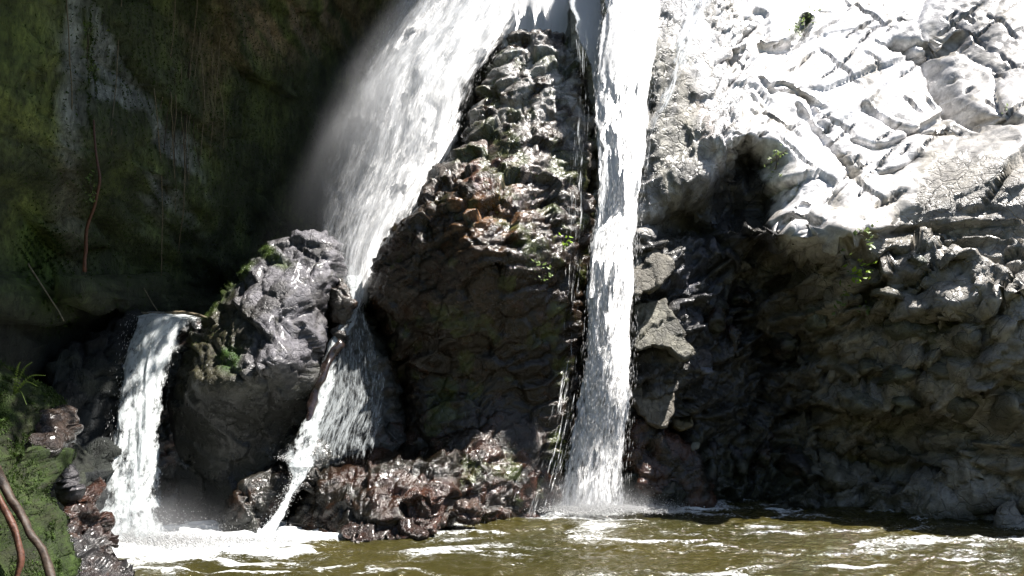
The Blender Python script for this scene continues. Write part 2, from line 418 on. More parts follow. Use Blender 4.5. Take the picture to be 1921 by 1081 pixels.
# ------------------------------------------------------------------ the gorge wall: distance of the rock as a function of place
CTRL = [
 # left mossy wall receding towards the alcove behind the big fall
 (-500, 0, 4.6), (-500, 500, 4.6), (-500, 1100, 4.6), (-200, 0, 5.7), (-200, 500, 5.8), (-200, 1000, 5.9),
 (0, 0, 6.5), (0, 300, 6.7), (0, 600, 6.9), (0, 1000, 6.9),
 (130, 0, 7.1), (130, 300, 7.3), (130, 550, 7.5), (140, 700, 8.0), (140, 1000, 8.2),
 (240, 0, 7.7), (240, 300, 8.0), (235, 560, 8.4), (235, 700, 8.5), (220, 1000, 8.4),
 (330, 0, 8.2), (340, 300, 8.8), (340, 560, 9.4), (330, 800, 9.3), (330, 1020, 9.0),
 (480, 0, 8.9), (500, 250, 9.8), (500, 500, 10.4), (480, 850, 10.2), (480, 1020, 9.8),
 (640, 0, 9.9), (640, 250, 10.7), (640, 500, 11.0), (640, 800, 10.4), (640, 1020, 9.8),
 # chute of the big fall and behind the pillar
 (800, -200, 11.0), (820, 0, 11.0), (840, 300, 11.1), (840, 700, 10.6), (840, 1020, 9.8),
 (960, -500, 11.6), (980, -100, 10.9), (1000, 50, 10.5), (1000, 400, 10.3), (1000, 1020, 9.8),
 (1100, -400, 11.4), (1120, -100, 10.4), (1120, 60, 9.9), (1120, 400, 9.6), (1110, 700, 9.3), (1090, 970, 9.1),
 (1200, -100, 9.9), (1200, 60, 9.5), (1200, 250, 9.35), (1200, 450, 9.15), (1200, 700, 9.0), (1200, 960, 9.0),
 # pale ramp right of the fall
 (1270, -200, 11.0), (1270, 50, 9.9), (1280, 250, 9.5), (1235, 395, 9.3), (1250, 440, 9.5), (1270, 600, 9.25), (1280, 800, 9.3), (1290, 950, 9.15),
 (1340, 50, 10.6), (1340, 200, 9.75), (1350, 275, 9.45), (1300, 300, 9.42), (1318, 330, 9.4), (1275, 362, 9.32), (1400, 250, 9.5), (1455, 262, 9.5), (1470, 330, 9.3), (1462, 400, 8.95), (1450, 445, 8.8), (1530, 380, 8.95),
 # hollow under the lip
 (1345, 375, 9.8), (1300, 410, 9.7), (1395, 295, 9.85), (1405, 400, 9.6), (1420, 520, 9.4), (1430, 700, 9.5), (1430, 950, 9.25),
 # sunlit slope
 (1430, 222, 9.75), (1420, -50, 11.7), (1430, 100, 10.7), (1480, 420, 8.75), (1500, 250, 9.9),
 (1560, 455, 8.5), (1560, 300, 9.5), (1560, 100, 11.0), (1560, -100, 12.6), (1640, 430, 8.6), (1700, 380, 8.8), (1740, 270, 9.4),
 (1700, 150, 10.5), (1700, -100, 12.6), (1850, 250, 9.3), (1850, 150, 10.1), (1850, 0, 11.0), (1921, 240, 9.0), (1921, 0, 10.8),
 (2200, 300, 8.8), (2200, -200, 11.6), (2600, 0, 10.6), (2600, 1000, 8.3), (2200, 1000, 8.1),
 (1300, -700, 16), (1900, -700, 15), (2500, -700, 13),
 # shaded bulge below
 (1550, 480, 8.75), (1560, 560, 8.95), (1560, 750, 9.25), (1560, 955, 8.95), (1700, 440, 8.75), (1700, 600, 8.55), (1700, 800, 8.9), (1700, 970, 8.75),
 (1800, 320, 8.85), (1800, 600, 8.2), (1800, 820, 8.5), (1800, 985, 8.45), (1921, 320, 8.4), (1921, 600, 7.8), (1921, 850, 7.95), (1921, 1000, 8.0),
]
cp = np.array(CTRL, float)
cP = at(cp[:, 0], cp[:, 1], cp[:, 2])
# unseen brow added to the left wall above the frame to cast shade (X, Y, Z)
SHADE_BROW = [(-6, 5.6, 7.0), (-6, 4.6, 9.6), (-4, 6.4, 6.2), (-4, 5.2, 7.6), (-4, 4.4, 9.6), (-2.6, 7.2, 6.2), (-2.6, 5.6, 7.4), (-2.6, 4.6, 9.6), (-1.5, 8.2, 6.7), (-1.5, 6.2, 7.6), (-1.5, 5.0, 9.6),
        (-.75, 9.4, 7.0), (-.75, 7.0, 8.0), (-.75, 5.6, 9.6), (-.1, 11.4, 7.4), (-.1, 11.8, 9.6), (.7, 11.9, 8), (.7, 12.4, 9.6)]
cP = np.concatenate([cP, np.array(SHADE_BROW)])
BASE = RBF(cP[:, [0, 2]], cP[:, 1])
def hit(px, py):
    """walk the picture ray to the gorge wall"""
    px, py = np.atleast_1d(px).astype(float), np.atleast_1d(py).astype(float)
    Y = np.full(len(px), 9.0)
    for k in range(40):
        P = at(px, py, Y)
        Y = 0.65 * Y + 0.35 * BASE(P[:, [0, 2]])
    return at(px, py, Y)
def groove(q, line, width, depth):
    P = hit(*np.array(line, float).T)[:, [0, 2]]
    P = smooth_poly(P, 5, False)
    d, _, _ = pdist(q, P, False)
    return depth * np.exp(-(d / width) ** 2)

GROOVES = [
 ([(1688, 85), (1740, 110), (1790, 175), (1850, 215), (1925, 225)], .10, .4),
 ([(1690, 95), (1720, 75), (1760, 90), (1800, 62)], .05, .22),
 ([(1445, 80), (1500, 72), (1525, 30)], .05, .2),
 ([(1335, 120), (1370, 100), (1395, 88)], .035, .12),
 ([(1430, 140), (1450, 160), (1500, 175), (1540, 200)], .03, .1),
 ([(1490, 195), (1540, 260), (1600, 330)], .035, .14),
 ([(1445, 165), (1470, 150), (1510, 180), (1530, 230)], .03, .1),
 ([(1620, 200), (1680, 240), (1740, 250), (1790, 250)], .045, .16),
 ([(1600, 265), (1650, 275), (1700, 262), (1760, 225), (1810, 195)], .04, .16),
 ([(1580, 300), (1600, 330), (1560, 380), (1545, 440)], .035, .12),
 ([(1650, 330), (1690, 320), (1740, 290)], .035, .12),
 ([(1510, 380), (1500, 430), (1510, 470)], .04, .12),
 ([(1180, 430), (1240, 425), (1300, 430), (1380, 470), (1450, 500)], .07, .3),
 ([(1500, 560), (1600, 545), (1690, 560), (1760, 545), (1850, 570), (1925, 560)], .05, .15),
 ([(1560, 480), (1640, 500), (1720, 480), (1800, 500)], .05, .12),
 ([(1500, 640), (1560, 700), (1660, 720), (1760, 700), (1850, 740)], .05, .14),
 ([(1660, 660), (1700, 640), (1790, 670)], .05, .14),
 ([(1790, 620), (1830, 560), (1925, 600)], .04, .12),
 ([(1480, 780), (1520, 740), (1560, 850), (1540, 900)], .06, .18),
 ([(1380, 560), (1400, 640), (1440, 700), (1400, 800)], .05, .16),
 ([(1560, 860), (1700, 880), (1800, 930), (1925, 960)], .06, .18),
]
CRK = rot(np.eye(3), 1, 35)
_r = random.Random(77)
GASH = []
for _ in range(90):
    gx, gy = _r.uniform(1330, 1900), _r.uniform(20, 430)
    if gy > np.interp(gx, [1330, 1450, 1560, 1700, 1760, 1921], [230, 380, 430, 360, 260, 240]): continue
    a_ = math.radians(_r.choice([-38, -32, -45, 35, 42, -35])); l_ = 10 + 55 * _r.random() ** 2
    GASH.append((gx, gy, a_, l_, _r.uniform(1.2, 2.8)))
def gash_mask(px, py):
    m = np.zeros(len(px)); jx = px + 5 * fbm(np.c_[px * .05, py * .05, 0 * px], 3, 91); jy = py + 5 * fbm(np.c_[px * .05, py * .05, 0 * px + 7], 3, 92)
    for gx, gy, a_, l_, w_ in GASH:
        x, y = jx - gx, jy - gy
        m = np.maximum(m, 1 - sst(.5, 1.3, np.hypot((x * math.cos(a_) + y * math.sin(a_)) / l_, (-x * math.sin(a_) + y * math.cos(a_)) / w_)))
    return m
def surf(X, Z, side):
    """rock surface with all its breaks at world X, Z"""
    q = np.stack([X, Z], -1)
    w1 = noise3(np.stack([X * 1.1, Z * 1.1, 0 * X], -1), 3); w2 = noise3(np.stack([X * 1.1, Z * 1.1, 0 * X + 5], -1), 4)
    q = q + .07 * np.stack([w1, w2], -1)
    Y = BASE(q)
    for ln, w, d in GROOVES:
        lo = np.array(ln).min(0)
        if (side == 'l') == (lo[0] < 1000): Y = Y + groove(q, ln, w, d)
    return Y
def cliff_mesh(name, x0, x1, side, mat, step=.024, z0=-.8, z1=9.6):
    nx, nz = int((x1 - x0) / step) + 1, int((z1 - z0) / step) + 1
    xs = np.linspace(x0, x1, nx); zs = np.linspace(z0, z1, nz)
    X, Z = np.meshgrid(xs, zs)
    X, Z = X.ravel(), Z.ravel()
    Y = surf(X, Z, side)
    P = np.stack([X, Y, Z], -1)
    px, py = to_px(P)
    p3 = np.stack([X, Y * .6, Z], -1)
    wp = p3 + .12 * np.stack([fbm(p3 * 2.2, 3, 5), fbm(p3 * 2.2, 3, 9), fbm(p3 * 2.2, 3, 13)], -1)
    if side == 'r':
        lower = sst(380, 560, py) * 1.0
        pu = p3 + .035 * (wp - p3) / .12
        sel = sst(1340, 1420, px) * (1 - sst(400, 470, py))
        wq = wp * (1 - sel[:, None]) + pu * sel[:, None]
        a = rot(wq, 1, 36) * np.array([.9, 1.3, 2.1]); h1, c1 = facets(a * (.9 - .3 * sel[:, None]), 21)
        a = rot(wq, 1, 30) * np.array([1.6, 2, 4.2]); h2, c2 = facets(a * 1.5, 33)
        a = rot(wp, 1, 50) * np.array([3.5, 3.5, 6.0]); h3, c3 = facets(a * 1.7, 55)
        sm2 = sst(1360, 1440, px) * (1 - sst(400, 470, py))
        D = (.15 - .07 * sm2) * h1 + .07 * h2 * (1 - .82 * sm2) + .026 * h3 * (1 - .88 * sm2) + .06 * (1 - .6 * sm2) * fbm(wp * 1.4, 3, 8) + .03 * (1 - .8 * sm2) * fbm(wp * 5, 4, 31) + .01 * (1 - .8 * sm2) * ridged(wp * 14, 3, 41)
        D = D - .05 * (1 - .4 * sm2) * np.exp(-(c1 / .05) ** 2) - .03 * (1 - .6 * sm2) * np.exp(-(c2 / .07) ** 2) - .012 * (1 - sm2) * np.exp(-(c3 / .1) ** 2)
        GM = gash_mask(px, py)
        D = D - .11 * GM
        # smooth water-worn ramp beside the fall, smoother pale slabs in the sun
        sm = sst(1180, 1230, px) * (1 - sst(1320, 1400, px)) * (1 - sst(380, 440, py))
        D = D * (1 - .85 * sm) + sm * (.035 * ridged(wp * np.array([7, 6, 1.3]), 3, 67) + .02 * fbm(rot(wp, 1, 20) * np.array([5, 5, 9.]), 3, 68))
        D += lower * (.055 * ridged(wp * np.array([1.3, 1, 2.2]), 3, 61) + .08 * h1 + .045 * h2 + .018 * h3 + .03 * ridged(rot(wp, 1, -25) * np.array([2.2, 2, 7]), 4, 66))
    else:
        st = np.array([2.2, 1, .45])
        D = .22 * fbm(wp * np.array([.9, 1, .5]), 4, 71) + (.05 + .05 * sst(60, 200, px)) * ridged(wp * st, 2, 81) + .012 * ridged(wp * st * 3.1, 2, 91) + .03 * fbm(wp * 7, 4, 95)
        h1, c1 = facets(rot(wp, 1, -62) * np.array([1.2, 1.3, 2.8]), 25)
        D += .09 * h1 - .03 * np.exp(-(c1 / .08) ** 2)
    ii = np.arange(nz - 1)[:, None] * nx; jj = np.arange(nx - 1)[None]
    Fc = np.stack([ii + jj, ii + jj + 1, ii + nx + jj + 1, ii + nx + jj], -1).reshape(-1, 4)
    n0 = vnormals(P, Fc)
    # seams between the two halves stay closed
    seam = np.minimum(np.abs(X - SEAM) / .15, 1) if True else 1
    P2 = P + n0 * (D * seam)[:, None] * np.where(n0[:, 1:2] < 0, 1, -1)
    px, py = to_px(P2)
    return P2, Fc, px, py, wp, D
def blend(col, c2, m):
    return col * (1 - m[:, None]) + np.asarray(c2) * m[:, None]
def blob(px, py, cx, cy, rx, ry, ang=0, soft=.5):
    a = math.radians(ang); x, y = px - cx, py - cy
    u = (x * math.cos(a) + y * math.sin(a)) / rx; v = (-x * math.sin(a) + y * math.cos(a)) / ry
    return 1 - sst(1 - soft, 1 + soft, np.hypot(u, v))
SEAM = .72
# --- right half
P, Fc, px, py, wp, D = cliff_mesh('cliff', SEAM, 8.4, 'r', M_CLIFF, step=.023, z1=8.6)
V = fbm(wp * 2.5, 5, 201); V2 = fbm(wp * 6, 4, 211); V3 = fbm(rot(wp, 1, 35) * np.array([1, 1, 5]) * 2.2, 3, 221)
jx, jy = px + 22 * V2, py + 22 * fbm(wp * 6, 4, 219)
col = np.tile(np.array([.6, .59, .59]), (len(P), 1))
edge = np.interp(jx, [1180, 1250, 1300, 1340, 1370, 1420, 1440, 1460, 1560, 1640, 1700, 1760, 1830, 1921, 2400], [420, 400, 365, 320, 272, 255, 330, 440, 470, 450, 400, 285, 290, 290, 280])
low = sst(-15, 50, jy - edge)  # below the sunlit edge, shade of hollow and bulge is painted into the colour
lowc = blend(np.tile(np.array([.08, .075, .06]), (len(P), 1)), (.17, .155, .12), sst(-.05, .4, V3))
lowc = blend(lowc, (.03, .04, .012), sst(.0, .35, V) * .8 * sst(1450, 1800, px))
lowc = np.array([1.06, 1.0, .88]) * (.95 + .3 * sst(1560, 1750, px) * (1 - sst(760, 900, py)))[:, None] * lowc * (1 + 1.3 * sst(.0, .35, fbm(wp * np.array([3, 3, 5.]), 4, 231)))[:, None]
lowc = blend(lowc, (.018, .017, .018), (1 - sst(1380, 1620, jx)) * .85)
lowc = blend(lowc, (.016, .02, .008), sst(720, 900, jy) * .85)
lowc = blend(lowc, (.05, .055, .075), blob(jx, jy, 1330, 520, 70, 90) * .7)  # bluish sheen on the wet rock, painted as colour
lowc = blend(lowc, (.12, .05, .025), blob(jx, jy, 1215, 845, 45, 30) * .7)
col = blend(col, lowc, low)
col = blend(col, (.078, .072, .048), blob(jx, jy, 1256, 240, 60, 215, -8, .4) * .94)
col = col * (1 + .55 * blob(px, py, 1256, 240, 60, 215, -8) * np.clip(fbm(wp * np.array([14, 9, 2.]), 4, 251) * 2.5, -1, 1))[:, None]
col = blend(col, (.09, .085, .04), blob(jx, jy, 1290, 160, 22, 90, -8, .5) * .7 * sst(-.3, .3, V2))
col = blend(col, (.16, .15, .14), blob(jx, jy, 1870, 60, 90, 120, 30, .4) * .7)
col = blend(col, (.06, .07, .035), sst(.1, .4, V) * .5 * sst(1650, 1900, px) * (1 - low))
col = blend(col, (.05, .07, .02), blob(jx, jy, 1505, 45, 10, 42, 40, .4) * .95)
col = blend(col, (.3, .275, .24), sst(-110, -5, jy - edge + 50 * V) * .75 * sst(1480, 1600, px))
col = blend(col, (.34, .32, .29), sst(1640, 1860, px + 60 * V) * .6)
VS = fbm(rot(wp, 1, 8) * np.array([5, 5, .7]), 4, 241)
col = blend(col, (.3, .27, .21), sst(.05, .45, VS) * .6 * (1 - low))
col = blend(col, (.16, .15, .13), sst(.25, .5, V3) * .5)
col = blend(col, (.05, .048, .05), gash_mask(px, py) * .85)
col = blend(col, (.2, .13, .075), blob(jx, jy, 1330, 250, 14, 70, -15, .5) * .5)
rug = 1 - .84 * sst(1340, 1440, px) * (1 - sst(-20, 40, jy - edge)) - .4 * blob(px, py, 1258, 240, 60, 220, -8)
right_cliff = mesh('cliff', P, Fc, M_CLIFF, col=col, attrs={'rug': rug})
tag(right_cliff, 'bare right hand cliff, sunlit pale slope on top and wet bulge darkened by painted shade above the pool', 'cliff', kind='structure')
RC = (P, px, py)
# --- left half
P, Fc, px, py, wp, D = cliff_mesh('cliff', -6.2, SEAM, 'l', M_MOSSWALL, step=.027, z1=9.6)
V = fbm(wp * 2.0, 5, 301); V2 = fbm(wp * np.array([5, 5, 1.6]), 4, 311); V3 = fbm(rot(wp, 1, -66) * np.array([.8, .8, 4.5]) * 2.4, 3, 321)
jx, jy = px + 18 * V2, py + 22 * V
col = np.tile(np.array([.045, .056, .025]), (len(P), 1))
col = blend(col, (.15, .175, .045), (1 - sst(90, 150, jx)) * (1 - sst(380, 520, jy)) * sst(-.5, .3, V2))
col = blend(col, (.1, .125, .04), sst(.0, .4, V2) * .8)
col = blend(col, (.3, .32, .3), blob(jx, jy, 135, 130, 16, 190, 3, .4) * .8)
col = blend(col, (.2, .215, .205), sst(.1, .3, V3) * blob(px, py, 250, 200, 90, 220, -25, .5) * .9)
col = blend(col, (.16, .15, .11), blob(jx, jy, 120, 430, 30, 140, 0, .5) * .6)
col = blend(col, (.2, .15, .1), blob(jx, jy, 520, 40, 170, 70, -8, .6) * .75 * sst(-.3, .2, V3))
col = blend(col, (.16, .13, .07), blob(jx, jy, 400, 130, 26, 130, 0, .6) * .6)
col = blend(col, (.06, .1, .012), blob(jx, jy, 90, 520, 45, 100, -15, .5) * .9)
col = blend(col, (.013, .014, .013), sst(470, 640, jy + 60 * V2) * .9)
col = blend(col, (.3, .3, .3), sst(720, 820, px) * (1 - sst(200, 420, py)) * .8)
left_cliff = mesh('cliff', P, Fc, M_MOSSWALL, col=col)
tag(left_cliff, 'overhanging dark mossy cliff on the left behind the small cascade', 'cliff', kind='structure')
LC = (P, px, py)
def cliff_pt(L, x, y):
    """nearest cliff vertex seen at a picture point"""
    P, px, py = L
    m = np.hypot(px - x, py - y)
    k = np.argsort(m)[:6]
    return P[k[np.argmin(P[k][:, 1])]].copy()

# ------------------------------------------------------------------ rocks with an outline, a front relief and a real back
def rock(name, outline, ctrl, mat, colf, parent=None, step=.022, edge=.22, edgeY=.35, thick=.6, disp=None, jitter=.04, seed=0, angular=False):
    cp = np.array(ctrl, float)
    Ym = cp[:, 2].mean()
    cP = at(cp[:, 0], cp[:, 1], cp[:, 2])
    ol = np.array(outline, float)
    # outline points take the distance of the nearest control point
    f = RBF(cp[:, :2] / 100, cp[:, 2]) if len(cp) > 3 else (lambda q: np.full(len(q), Ym))
    oY = f(ol / 100) + edgeY * .6
    O = at(ol[:, 0], ol[:, 1], oY)[:, [0, 2]]
    O = np.concatenate([O[k] + (O[(k + 1) % len(O)] - O[k]) * np.linspace(0, 1, 6, endpoint=False)[:, None] for k in range(len(O))]) if angular else smooth_poly(O, 6)
    O = O + jitter * np.stack([fbm(np.c_[O * 4, 0 * O[:, :1]], 3, seed), fbm(np.c_[O * 4, 0 * O[:, :1] + 9], 3, seed + 5)], -1)
    lo, hi = O.min(0) - step, O.max(0) + step
    nx, nz = int((hi[0] - lo[0]) / step) + 2, int((hi[1] - lo[1]) / step) + 2
    X, Z = np.meshgrid(lo[0] + np.arange(nx) * step, lo[1] + np.arange(nz) * step)
    q = np.stack([X.ravel(), Z.ravel()], -1)
    d, near, ins = pdist(q, O)
    ii = np.arange(nz - 1)[:, None] * nx; jj = np.arange(nx - 1)[None]
    Q = np.stack([ii + jj, ii + jj + 1, ii + nx + jj + 1, ii + nx + jj], -1).reshape(-1, 4)
    Q = Q[ins[Q].any(1)]
    d = np.where(ins, d, 0); q = np.where(ins[:, None], q, near)
    g = RBF(cP[:, [0, 2]], cP[:, 1]) if len(cp) > 3 else (lambda q: np.full(len(q), Ym))
    Yb = np.clip(g(q), cp[:, 2].min() - .06, cp[:, 2].max() + .06)
    t = np.clip(d / edge, 0, 1); prof = np.sqrt(1 - (1 - t) ** 2)
    Yf = Yb + edgeY * (1 - prof)
    Ybk = Yb + edgeY + thick * prof
    front = np.stack([q[:, 0], Yf, q[:, 1]], -1); back = np.stack([q[:, 0], Ybk, q[:, 1]], -1)
    N_ = len(q)
    V = np.concatenate([front, back])
    bidx = np.where(ins, np.arange(N_) + N_, np.arange(N_))      # rim shared
    Fb = bidx[Q][:, ::-1]
    Fa = np.concatenate([Q, Fb])
    used = np.unique(Fa); remap = -np.ones(2 * N_, int); remap[used] = np.arange(len(used))
    V = V[used]; Fa = remap[Fa]
    nrm = vnormals(V, Fa)
    wp = V + .1 * np.stack([fbm(V * 2.5, 3, seed + 1), fbm(V * 2.5, 3, seed + 2), fbm(V * 2.5, 3, seed + 3)], -1)
    D = disp(wp, V) if disp else default_disp(wp, seed)
    V = V + nrm * D[:, None]
    px, py = to_px(V)
    col = colf(px, py, wp)
    return mesh(name, V, Fa, mat, parent, col=col), (V, px, py)
def default_disp(wp, seed, k=1.0, ang=-30):
    h1, c1 = facets(rot(wp, 1, ang) * np.array([2.6, 2.6, 4.0]), seed + 11)
    h2, c2 = facets(rot(wp, 1, ang + 60) * np.array([7, 7, 11.]), seed + 17)
    return k * (.075 * h1 + .03 * h2 + .015 * fbm(wp * 3, 4, seed + 23) + .008 * ridged(wp * 14, 3, seed + 29) - .02 * np.exp(-(c1 / .08) ** 2) - .008 * np.exp(-(c2 / .1) ** 2))
def flatcol(base, var=.25, c2=None, amt=.6, sc_=4, seed=0):
    def f(px, py, wp):
        v = fbm(wp * sc_, 4, 500 + seed)
        col = np.tile(np.array(base, float), (len(px), 1)) * (1 + var * v)[:, None]
        if c2 is not None: col = blend(col, c2, sst(.0, .3, fbm(wp * sc_ * .7, 4, 600 + seed)) * amt)
        return np.clip(col, .003, 1)
    return f

# central pillar
def pillar_disp(wp, V):
    px, py = to_px(V)
    top = 1 - sst(380, 560, py)
    h1, c1 = facets(rot(wp, 1, 25) * np.array([2.2, 2.2, 3.6]), 411)
    h2, c2 = facets(rot(wp, 1, 15) * np.array([3.2, 5, 9.]), 417)
    h3, c3 = facets(rot(wp, 1, 60) * np.array([11, 11, 16.]), 419)
    D = (.065 + .035 * top) * h1 + (.016 + .018 * top) * h2 + (.003 + .004 * top) * h3 + .02 * fbm(wp * 2, 4, 423) + .01 * ridged(wp * 12, 3, 429)
    D -= .03 * np.exp(-(c1 / .07) ** 2) + .02 * np.exp(-(c2 / .08) ** 2)
    rs = sst(960, 1060, px)                       # right flank is fluted by running water
    D += rs * .03 * ridged(wp * np.array([9, 6, 1.5]), 3, 431)
    low = sst(800, 880, py)
    D += low * .03 * ridged(wp * np.array([7, 6, 1.6]), 3, 437)
    return D
def pillar_col(px, py, wp):
    v = fbm(wp * 3, 5, 441); v2 = fbm(wp * 7, 4, 443)
    jx, jy = px + 25 * v2, py + 25 * v
    col = np.tile(np.array([.022, .014, .008]), (len(px), 1))
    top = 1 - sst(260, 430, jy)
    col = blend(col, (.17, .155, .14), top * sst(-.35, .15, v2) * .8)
    col = blend(col, (.5, .49, .48), (1 - sst(80, 330, jy)) * sst(-.35, .15, v + .6 * v2) * .85)  # sun glints on the upper pillar painted as pale colour
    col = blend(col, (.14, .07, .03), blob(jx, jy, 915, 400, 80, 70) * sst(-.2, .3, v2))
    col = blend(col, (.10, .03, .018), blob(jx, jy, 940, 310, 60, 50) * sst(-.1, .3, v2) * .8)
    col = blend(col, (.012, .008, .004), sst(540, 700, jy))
    col = blend(col, (.05, .02, .011), sst(780, 860, jy) * sst(.0, .3, v2) * .9)
    col = blend(col, (.045, .06, .012), sst(.15, .4, fbm(wp * 4, 4, 447)) * .7)
    return col
PIL = [(955, 62), (1000, 44), (1050, 48), (1090, 75), (1106, 150), (1112, 260), (1116, 400), (1108, 520), (1095, 640), (1090, 760), (1075, 860), (1060, 950), (1050, 985), (960, 1000), (820, 1010),
       (760, 960), (745, 860), (752, 780), (742, 700), (708, 630), (684, 560), (695, 492), (722, 452), (768, 402), (788, 345), (812, 316), (850, 300), (872, 255), (890, 200), (915, 140), (935, 90)]
PILC = [(1000, 40, 10.1), (950, 80, 10.0), (1080, 90, 9.9), (1020, 150, 9.55), (1095, 200, 9.5), (930, 190, 9.55), (980, 260, 9.05), (1095, 330, 9.15), (890, 290, 9.0), (830, 330, 8.75), (960, 380, 8.45), (1060, 430, 8.75), (820, 440, 8.45), (760, 480, 8.6),
        (900, 470, 8.2), (1000, 520, 8.4), (1095, 560, 8.9), (720, 560, 8.75), (850, 600, 8.5), (980, 640, 8.65), (1085, 720, 8.9), (760, 680, 8.9), (860, 720, 8.8), (980, 780, 8.8), (780, 800, 8.75), (900, 860, 8.35), (1050, 900, 8.65), (1040, 980, 8.55), (850, 960, 8.05), (950, 980, 8.25), (780, 980, 8.1)]
pil_root = empty('rock_pillar', 'tall dark wet rock pillar between the wide slanting fall and the narrow bright fall', 'rock')
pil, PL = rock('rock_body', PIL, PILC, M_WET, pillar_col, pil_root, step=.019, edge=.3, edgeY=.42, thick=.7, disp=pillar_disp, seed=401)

# boulder: sky sheen painted on the pale wet top, shade painted into the base
def boulder_disp(wp, V):
    px, py = to_px(V)
    up = 1 - sst(690, 740, py)
    h1, c1 = facets(rot(wp, 1, -48) * np.array([1.8, 2.2, 4.2]), 521)
    h2, c2 = facets(rot(wp, 1, -50) * np.array([5, 5, 9.]), 527)
    h3, c3 = facets(wp * 14, 529)
    return up * (.075 * h1 + .022 * h2 + .006 * h3 - .04 * np.exp(-(c1 / .06) ** 2) - .015 * np.exp(-(c2 / .08) ** 2)) + .012 * fbm(wp * 2.5, 4, 531) + (1 - up) * .05 * h1 + .007 * ridged(wp * 16, 3, 533)
def boulder_col(px, py, wp):
    v = fbm(wp * 3, 5, 541); v2 = fbm(wp * 9, 4, 543)
    jx, jy = px + 14 * v2, py + 14 * v
    col = np.tile(np.array([.03, .03, .02]), (len(px), 1))
    col = blend(col, (.125, .12, .132), sst(395, 460, jx + .25 * (jy - 550)) * (1 - sst(650, 735, jy)) * sst(-.45, .0, v2 + .2))  # violet grey tone stands in for sky sheen on the lit top
    col = blend(col, (.05, .047, .045), sst(.0, .3, fbm(rot(wp, 1, 48) * np.array([2, 3, 9.]), 4, 545)) * .75)
    col = blend(col, (.05, .045, .02), blob(jx, jy, 400, 650, 60, 90, 30) * .8)
    col = blend(col, (.045, .07, .01), blob(jx, jy, 500, 470, 50, 14, 30) * .95)
    col = blend(col, (.045, .07, .01), blob(jx, jy, 445, 515, 40, 12, -45) * .9)
    col = blend(col, (.05, .075, .012), blob(jx, jy, 400, 570, 55, 12, -55) * .8)
    col = blend(col, (.04, .1, .012), blob(jx, jy, 430, 675, 22, 18) * .8)
    col = blend(col, (.011, .012, .009), sst(715, 760, jy))  # shade below the undercut painted into the base colour
    return col
BO = [(318, 735), (345, 668), (390, 592), (432, 535), (470, 488), (510, 455), (555, 436), (600, 432), (628, 452), (634, 510), (618, 590), (598, 650), (585, 730), (560, 790), (530, 870), (490, 930), (450, 1000), (400, 1020), (345, 1010), (318, 930), (314, 830)]
BOC = [(590, 440, 8.75), (520, 470, 8.65), (625, 500, 8.5), (450, 540, 8.4), (540, 560, 8.05), (610, 600, 8.35), (400, 600, 8.3), (345, 680, 8.2), (450, 660, 7.8), (530, 680, 7.72), (450, 722, 7.6), (560, 700, 7.9), (380, 720, 7.75),
       (450, 790, 7.95), (360, 820, 8.1), (520, 800, 8.2), (420, 900, 8.1), (360, 980, 8.1), (440, 980, 8.0)]
bo_root = empty('boulder', 'big leaning boulder with painted sky sheen on its pale wet top and mossy left edge beside the small left cascade', 'boulder')
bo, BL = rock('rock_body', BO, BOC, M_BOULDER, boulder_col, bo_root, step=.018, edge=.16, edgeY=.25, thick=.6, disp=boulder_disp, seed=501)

dark = flatcol((.015, .014, .011), .3, (.03, .03, .022), .5)
